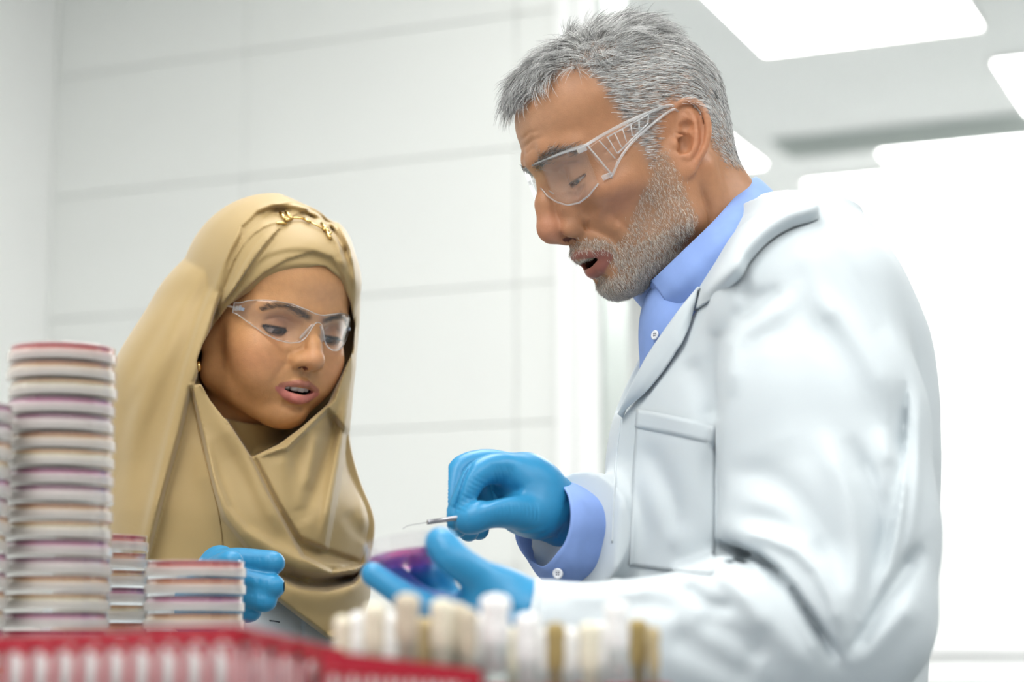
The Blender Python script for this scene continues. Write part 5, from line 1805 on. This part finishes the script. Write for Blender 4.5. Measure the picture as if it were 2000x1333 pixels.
# ---- petri dishes
m_ps = clear_plastic('polystyrene', tint=(0.97, 0.965, 0.955), refl=1.2, rough=0.05, body=0.07, bodycol=(0.93, 0.93, 0.92))
m_psl = clear_plastic('polystyrene_lid', tint=(0.97, 0.965, 0.955), refl=1.3, rough=0.05, body=0.36, bodycol=(1.0, 0.97, 0.93))  # milky white body stands in for repeated reflections in the clear plastic
AG = {'red': ((228, 128, 116), 'blood-red agar'), 'tan': ((230, 190, 146), 'tan agar'), 'cream': ((232, 218, 186), 'cream agar'), 'purple': ((206, 132, 172), 'dark purple agar'), 'mauve': ((216, 192, 200), 'pale mauve agar'), 'orange': ((230, 168, 130), 'orange agar')}
m_ag = {k: pbr('agar_' + k, srgb(*v[0]), rough=0.25, trans=0.35, noise=0.05, nscale=60) for k, v in AG.items()}
EDGE_DARK = {'red': (160, 36, 54), 'tan': (158, 104, 66), 'cream': (186, 146, 104), 'purple': (112, 26, 78), 'mauve': (112, 48, 84), 'orange': (176, 96, 62)}  # dark edge-on look of the agar, painted into the colour of its top
m_agd = {k: pbr('agar_edge_dark_' + k, srgb(*EDGE_DARK[k]), rough=0.3) for k in AG}
DISH = {}
def dish_mesh(R):
    key = round(R, 4)
    if key not in DISH:
        s = R / .042
        base = MB().lathe([(0, .0131), (.0402 * s, .0131), (.0406 * s, .0127), (.0406 * s, .0015), (.0396 * s, .0015), (.0396 * s, .0119), (0, .0119)], 48).mesh('dish_base', True)
        lid = MB().lathe([(0, 0), (.0415 * s, 0), (.042 * s, .0004), (.042 * s, .0072), (.0411 * s, .0072), (.0411 * s, .0012), (0, .0012)], 48).mesh('dish_lid', True)
        ag = {}
        for k in AG:
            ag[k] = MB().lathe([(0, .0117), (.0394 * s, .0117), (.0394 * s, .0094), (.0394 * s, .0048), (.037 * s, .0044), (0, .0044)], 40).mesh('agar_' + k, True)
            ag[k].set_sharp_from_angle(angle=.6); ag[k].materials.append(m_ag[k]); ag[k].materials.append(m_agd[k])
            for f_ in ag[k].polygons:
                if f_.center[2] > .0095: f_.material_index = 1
        for q, m_ in ((base, m_ps), (lid, m_psl)): q.set_sharp_from_angle(angle=.6); q.materials.append(m_)
        DISH[key] = (base, lid, ag)
    return DISH[key]
ORD = ['topmost', 'second', 'third', 'fourth', 'fifth', 'sixth', 'seventh', 'eighth', 'ninth', 'tenth', 'eleventh', 'twelfth', 'thirteenth', 'fourteenth', 'fifteenth', 'sixteenth', 'seventeenth', 'eighteenth', 'nineteenth', 'twentieth', 'twenty-first', 'twenty-second', 'twenty-third', 'twenty-fourth', 'twenty-fifth', 'twenty-sixth', 'twenty-seventh', 'twenty-eighth', 'twenty-ninth', 'thirtieth']
rd = random.Random(4)
def stack(px, y, top_py, R, cols, where):
    ztop = float(unproj(px, top_py, y - R)[2]); x0 = float(unproj(px, 1250, y)[0])
    n_ = int((ztop - BZ) / .0137); pitch = (ztop - BZ) / n_
    base, lid, ag = dish_mesh(R)
    for i in range(n_):
        z_ = ztop - pitch * (i + 1)
        c = cols[i % len(cols)] if i < len(cols) else cols[-4 + (i - len(cols)) % 4]
        t = empty('petri_dish', (x0 + rd.uniform(-.0009, .0009), y + rd.uniform(-.001, .001), z_), (0, 0, rd.uniform(0, 6)))
        t.scale = (1, 1, pitch / .0137)
        tag(t, 'petri dish with %s, %s from top of %s' % (AG[c][1], ORD[min(i, 29)] if i else 'first', where), 'petri dish', 'petri dishes in the ' + where)
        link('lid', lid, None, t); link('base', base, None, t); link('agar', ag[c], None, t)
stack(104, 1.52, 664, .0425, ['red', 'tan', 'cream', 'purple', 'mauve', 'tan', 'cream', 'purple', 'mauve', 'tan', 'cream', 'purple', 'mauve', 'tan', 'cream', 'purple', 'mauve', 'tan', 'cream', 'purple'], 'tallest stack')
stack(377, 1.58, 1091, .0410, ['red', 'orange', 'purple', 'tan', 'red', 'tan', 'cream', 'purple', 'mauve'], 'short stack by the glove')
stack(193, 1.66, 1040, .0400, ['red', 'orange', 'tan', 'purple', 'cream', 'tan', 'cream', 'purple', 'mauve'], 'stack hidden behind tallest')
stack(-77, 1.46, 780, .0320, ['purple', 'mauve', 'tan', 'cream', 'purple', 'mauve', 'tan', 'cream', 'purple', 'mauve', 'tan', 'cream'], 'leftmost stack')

# ---- the open dish in the man's hand
m_mag = pbr('magenta_medium', srgb(220, 96, 186), rough=0.15, trans=0.85, ior=1.34)
m_psc = clear_plastic('dish_wall', tint=(0.97, 0.965, 0.97), refl=1.4, rough=0.04, body=0.06, bodycol=(0.95, 0.93, 0.95))
dc = unproj(800, 1078, 1.453)
t = empty('petri_dish', dc); t.rotation_euler = Matrix(((rot(math.radians(-8), 'y') @ rot(math.radians(5), 'x')).tolist())).to_euler()
t.rotation_euler = (math.radians(-7), math.radians(-8), 0)
tag(t, 'open petri dish with magenta medium held in a blue glove', 'petri dish')
R_ = .0330
o = MB().lathe([(0, -.0085), (R_ - .0004, -.0085), (R_, -.008), (R_, .0085), (R_ - .001, .0085), (R_ - .001, -.0073), (0, -.0073)], 56).build('base', m_psc, t, smooth=True); smooth_by_angle(o, 40)
o = MB().lathe([(0, -.0072), (R_ - .0011, -.0072), (R_ - .0011, -.0030), (0, -.0036)], 48).build('medium', m_mag, t, smooth=True); smooth_by_angle(o, 40)
# ---- inoculation loop
m_steel = pbr('steel', srgb(150, 150, 155), rough=0.3, metal=0.9)
a_, b_ = unproj(912, 1010, 1.640), unproj(840, 1020, 1.630)
t = empty('inoculation_loop', tuple(b_)); tag(t, 'steel inoculation loop held over the magenta dish', 'lab tool')
L = lambda p: np.asarray(p) - b_
w_ = L(a_ + (a_ - b_) * .9)
o = MB().tube([L(b_), L(a_), w_], .0021, 10).build('handle', m_steel, t, smooth=True)
MB().lathe([(0, -.0024), (.0021, -.0024), (.0021, .0024), (0, .0024)], 12, M=np.stack([np.cross([0, 0, 1.0], (a_ - b_) / np.linalg.norm(a_ - b_)), [0, 0, 1.0], (a_ - b_) / np.linalg.norm(a_ - b_)], 1)).build('collet', m_steel, t)
MB().tube(np.array([L(unproj(*q)) for q in ((841, 1020, 1.630), (815, 1024, 1.628), (798, 1027, 1.626), (790, 1031, 1.625), (786, 1034, 1.625))]), .00028, 6).build('wire', m_steel, t)

# ---- test tubes with cotton plugs
m_glass = clear_plastic('tube_glass', tint=(0.93, 0.95, 0.945), refl=1.5, rough=0.03, body=0.05, bodycol=(0.9, 0.92, 0.92))
PL = {'white': (242, 242, 240), 'cream': (228, 222, 200), 'beige': (204, 194, 172), 'tan': (186, 168, 128), 'olive': (162, 142, 92)}
m_pl = {k: pbr('cotton_' + k, srgb(*v), rough=0.95, noise=0.10, nscale=300, bump=0.8, bscale=700, sheen=0.3, spec=0.1) for k, v in PL.items()}
m_broth = {k: pbr('broth_' + k, srgb(*v), rough=0.3, trans=0.3) for k, v in {'a': (214, 206, 170), 'b': (232, 230, 222), 'c': (176, 160, 110)}.items()}
TUB = [(671, 1203, 34, 'cream'), (699, 1196, 32, 'white'), (732, 1179, 42, 'cream'), (760, 1198, 26, 'white'), (794, 1160, 48, 'beige'), (831, 1207, 46, 'tan'), (861, 1171, 44, 'cream'), (888, 1178, 48, 'beige'), (913, 1189, 32, 'beige'), (938, 1201, 38, 'white'),
       (968, 1162, 56, 'white'), (1001, 1226, 26, 'cream'), (1032, 1198, 48, 'white'), (1056, 1228, 22, 'white'), (1082, 1217, 38, 'olive'), (1115, 1226, 32, 'white'), (1149, 1217, 42, 'cream'), (1173, 1216, 26, 'white'), (1207, 1174, 46, 'white'), (1248, 1210, 38, 'olive'), (1277, 1225, 24, 'tan')]
WH = ['first from the left', 'second from the left', 'third from the left', 'fourth from the left', 'fifth from the left', 'sixth from the left', 'seventh from the left', 'eighth from the left', 'ninth from the left', 'tenth from the left',
      'with the widest tall plug, below the man\'s wrist', 'small one right of the widest plug', 'in front of the coat cuff', 'thin one beside the brown plug', 'with the brownest plug left of centre', 'low one right of the brown plug', 'pale one in the middle of the right half', 'thin one touching the tall right plug', 'with the tallest plug at the right', 'second from the right end', 'last one at the right end']
rt = np.random.default_rng(8)
for i, (px, py, w, c) in enumerate(TUB):
    yy = 1.150 + (0.028 if i % 2 else 0.0) + (0.02 if w < 30 else 0)
    p_ = unproj(px, py, yy); r = w / 2 * yy / FPX * 1.08
    t = empty('test_tube', (p_[0], yy, BZ + .0005)); t.rotation_euler = (rt.normal(0, .004), rt.normal(0, .004), 0)
    tag(t, 'glass test tube with %s cotton plug, %s of the row' % (c, WH[i]) if 'from' in WH[i] or 'end' in WH[i] else 'glass test tube with %s cotton plug, %s' % (c, WH[i]), 'test tube', 'plugged test tubes in the front rack')
    h_ = p_[2] - BZ
    gl = h_ - min(.030, .0155 + .5 * r + .008)
    rg_ = max(r * 0.80, .0030)
    o = MB().lathe([(0, 0), (rg_ * .6, .0012), (rg_, rg_ * .9), (rg_, gl - .001), (rg_ * 1.06, gl), (rg_ * .9, gl), (rg_ * .88, rg_), (0, .0025)], 20).build('tube', m_glass, t, smooth=True); smooth_by_angle(o, 50)
    # knotty cotton head
    pr = [(0, gl - .018), (rg_ * .86, gl - .017), (rg_ * .87, gl - .002), (r * .86, gl + .001), (r * .90, gl + (h_ - gl) * .35), (r * .86, gl + (h_ - gl) * .55), (r * .98, gl + (h_ - gl) * .72), (r * .94, gl + (h_ - gl) * .88), (r * .6, h_ - .0008), (0, h_)]
    mb = MB().lathe(pr, 22)
    v = np.array(mb.v); ang = np.arctan2(v[:, 1], v[:, 0]); wob = 1 + .05 * np.sin(ang * 3 + i) * (v[:, 2] > gl) + .04 * np.sin(ang * 5 + v[:, 2] * 600 + i)
    v[:, :2] *= wob[:, None]; mb.v = [tuple(q) for q in v]
    mb.build('plug', m_pl[c], t, smooth=True)
    if i % 3 != 1:
        MB().lathe([(0, .003), (rg_ * .85, rg_), (rg_ * .85, gl * (.45 + .2 * (i % 4) / 3)), (0, gl * (.45 + .2 * (i % 4) / 3))], 16).build('broth', m_broth['abc'[i % 3]], t, smooth=True)

# ---- red racks
m_red = pbr('red_plastic', srgb(166, 14, 40), rough=0.35, noise=0.03, nscale=20, coat=0.2)
m_white = pbr('white_plastic', srgb(236, 236, 234), rough=0.4)
def rack_frame(name, A, B, depth, z1, zr, zb, label, bars, rail=.008):
    """open rack standing along A-B (ground points); z1, zr = rim height at A and B, zb = rim height of the far side"""
    A, B = np.asarray(A, float), np.asarray(B, float)
    d = B - A; L_ = np.linalg.norm(d); ang = math.atan2(d[1], d[0])
    t = empty(name, (A[0], A[1], BZ), (0, 0, ang)); tag(t, label, 'tube rack')
    h0, h1, hb = z1 - BZ, zr - BZ, zb - BZ
    def bar(p, q, hw, hh):
        p, q = np.asarray(p, float), np.asarray(q, float)
        e = q - p; e /= np.linalg.norm(e); n_ = np.cross(e, [0, 0, 1.0])
        if np.linalg.norm(n_) < .1: n_ = np.array([1.0, 0, 0])
        n_ /= np.linalg.norm(n_); u_ = np.cross(n_, e)
        V = [c + n_ * hw * sx + u_ * hh * sy for c in (p, q) for sx in (-1, 1) for sy in (-1, 1)]
        return MB().add(V, [(0, 1, 3, 2), (4, 6, 7, 5), (0, 4, 5, 1), (2, 3, 7, 6), (0, 2, 6, 4), (1, 5, 7, 3)])
    r2 = rail / 2
    bar((0, 0, h0 - r2), (L_, 0, h1 - r2), .002, r2).build('top_rail', m_red, t)
    bar((0, depth, hb - r2), (L_, depth, hb - r2), .002, r2).build('top_rail', m_red, t)
    bar((L_, .002, h1 - r2), (L_, depth - .002, hb - r2), .002, r2).build('end_rail', m_red, t)
    bar((0, .002, h0 - r2), (0, depth - .002, hb - r2), .002, r2).build('end_rail', m_red, t)
    for j in range(bars + 1):
        u = j / bars; x_ = L_ * u
        bar((x_, 0, .001), (x_, 0, h0 + (h1 - h0) * u - rail), .0014, .0018).build('bar', m_red, t)
        bar((x_, depth, .001), (x_, depth, hb - rail), .0014, .0018).build('bar', m_red, t)
    nb = max(2, int(depth / (L_ / bars)))
    for j in range(1, nb):
        v_ = depth * j / nb
        bar((L_, v_, .001), (L_, v_, h1 + (hb - h1) * j / nb - rail), .0014, .0012).build('bar', m_red, t)
    MB().box((L_ / 2, depth / 2, .003), (L_ / 2, depth / 2, .0025)).build('floor_plate', m_red, t)
    return t, L_, ang, h0, h1, hb
def vials(A, ang, L_, n_, depth, h0, h1, hb, rows, tagname, r, where, group):
    mesh_v = MB().lathe([(0, 0), (r * .9, 0), (r, .001), (r, .95), (r * .9, .966), (0, .966)], 14).mesh('vial_body', True); mesh_v.materials.append(m_white)
    mesh_c = MB().lathe([(0, .965), (r * 1.08, .965), (r * 1.08, .995), (r * .95, 1.0), (0, 1.0)], 14).mesh('vial_cap', True); mesh_c.materials.append(m_red)
    for m_ in (mesh_v, mesh_c): m_.set_sharp_from_angle(angle=.6)
    k = 0
    for j in range(rows):
        for i in range(n_):
            u = (i + .5) / n_
            lx, ly = L_ * u, depth * (j + .5) / rows
            w_ = (j + .5) / rows; hh = (h0 + (h1 - h0) * u) * (1 - w_) + hb * w_ - .010
            p_ = np.array([A[0] + lx * math.cos(ang) - ly * math.sin(ang), A[1] + lx * math.sin(ang) + ly * math.cos(ang), BZ + .006])
            t = empty('vial', tuple(p_)); t.scale = (1, 1, hh)
            k += 1
            tag(t, 'white capped vial, %s along the %s of %s' % (ORD[i] if i else 'first', ['front row', 'second row', 'third row', 'back row'][j], where), 'vial', group)
            link('vial_body', mesh_v, None, t); link('cap', mesh_c, None, t)
def G_(px, y): return np.array([(px - CX) / FPX * y * 1.0116, y])
zt1 = float(unproj(-60, 1246, 1.06)[2]); zt2 = float(unproj(470, 1222, 1.0)[2]); zt3 = float(unproj(618, 1270, 1.12)[2])
A, B = G_(-60, 1.06), G_(472, 1.0)
t, L_, an, h0, h1, hb = rack_frame('tube_rack', A, B, .125, zt1, zt2, zt3, 'long red rack filled with white vials at the lower left', 11, rail=.0062)
vials(A, an, L_, 11, .125, h0, h1, hb, 4, 'v', .0050, 'long red rack', 'vials in the long red rack')
za = float(unproj(640, 1272, 1.05)[2]); zb = float(unproj(938, 1308, 1.08)[2])
A3, B3 = G_(648, 1.05), G_(938, 1.075)
t, L_, an, h0, h1, hb = rack_frame('tube_rack', A3, B3, .040, za, zb, zb, 'red rack in front of the plugged test tubes', 8, rail=.0085)
vials(A3, an, L_, 8, .040, h0, h1, hb, 1, 'v', .0042, 'red rack before the test tubes', 'vials in the rack before the test tubes')
# rack that carries the plugged tubes: a low red tray with a rail
A4, B4 = G_(645, 1.122), G_(1300, 1.122)
t = empty('tube_rack', (A4[0], 1.122, BZ)); tag(t, 'low red rack holding the plugged test tubes', 'tube rack')
L4 = B4[0] - A4[0]
for yy in (0, .105):
    MB().box((L4 / 2, yy, .082), (L4 / 2, .0018, .006), bev=.001).build('rail', m_red, t)
for x_ in (0, L4):
    MB().box((x_, .0525, .045), (.002, .0525, .044), bev=.001).build('end_plate', m_red, t)
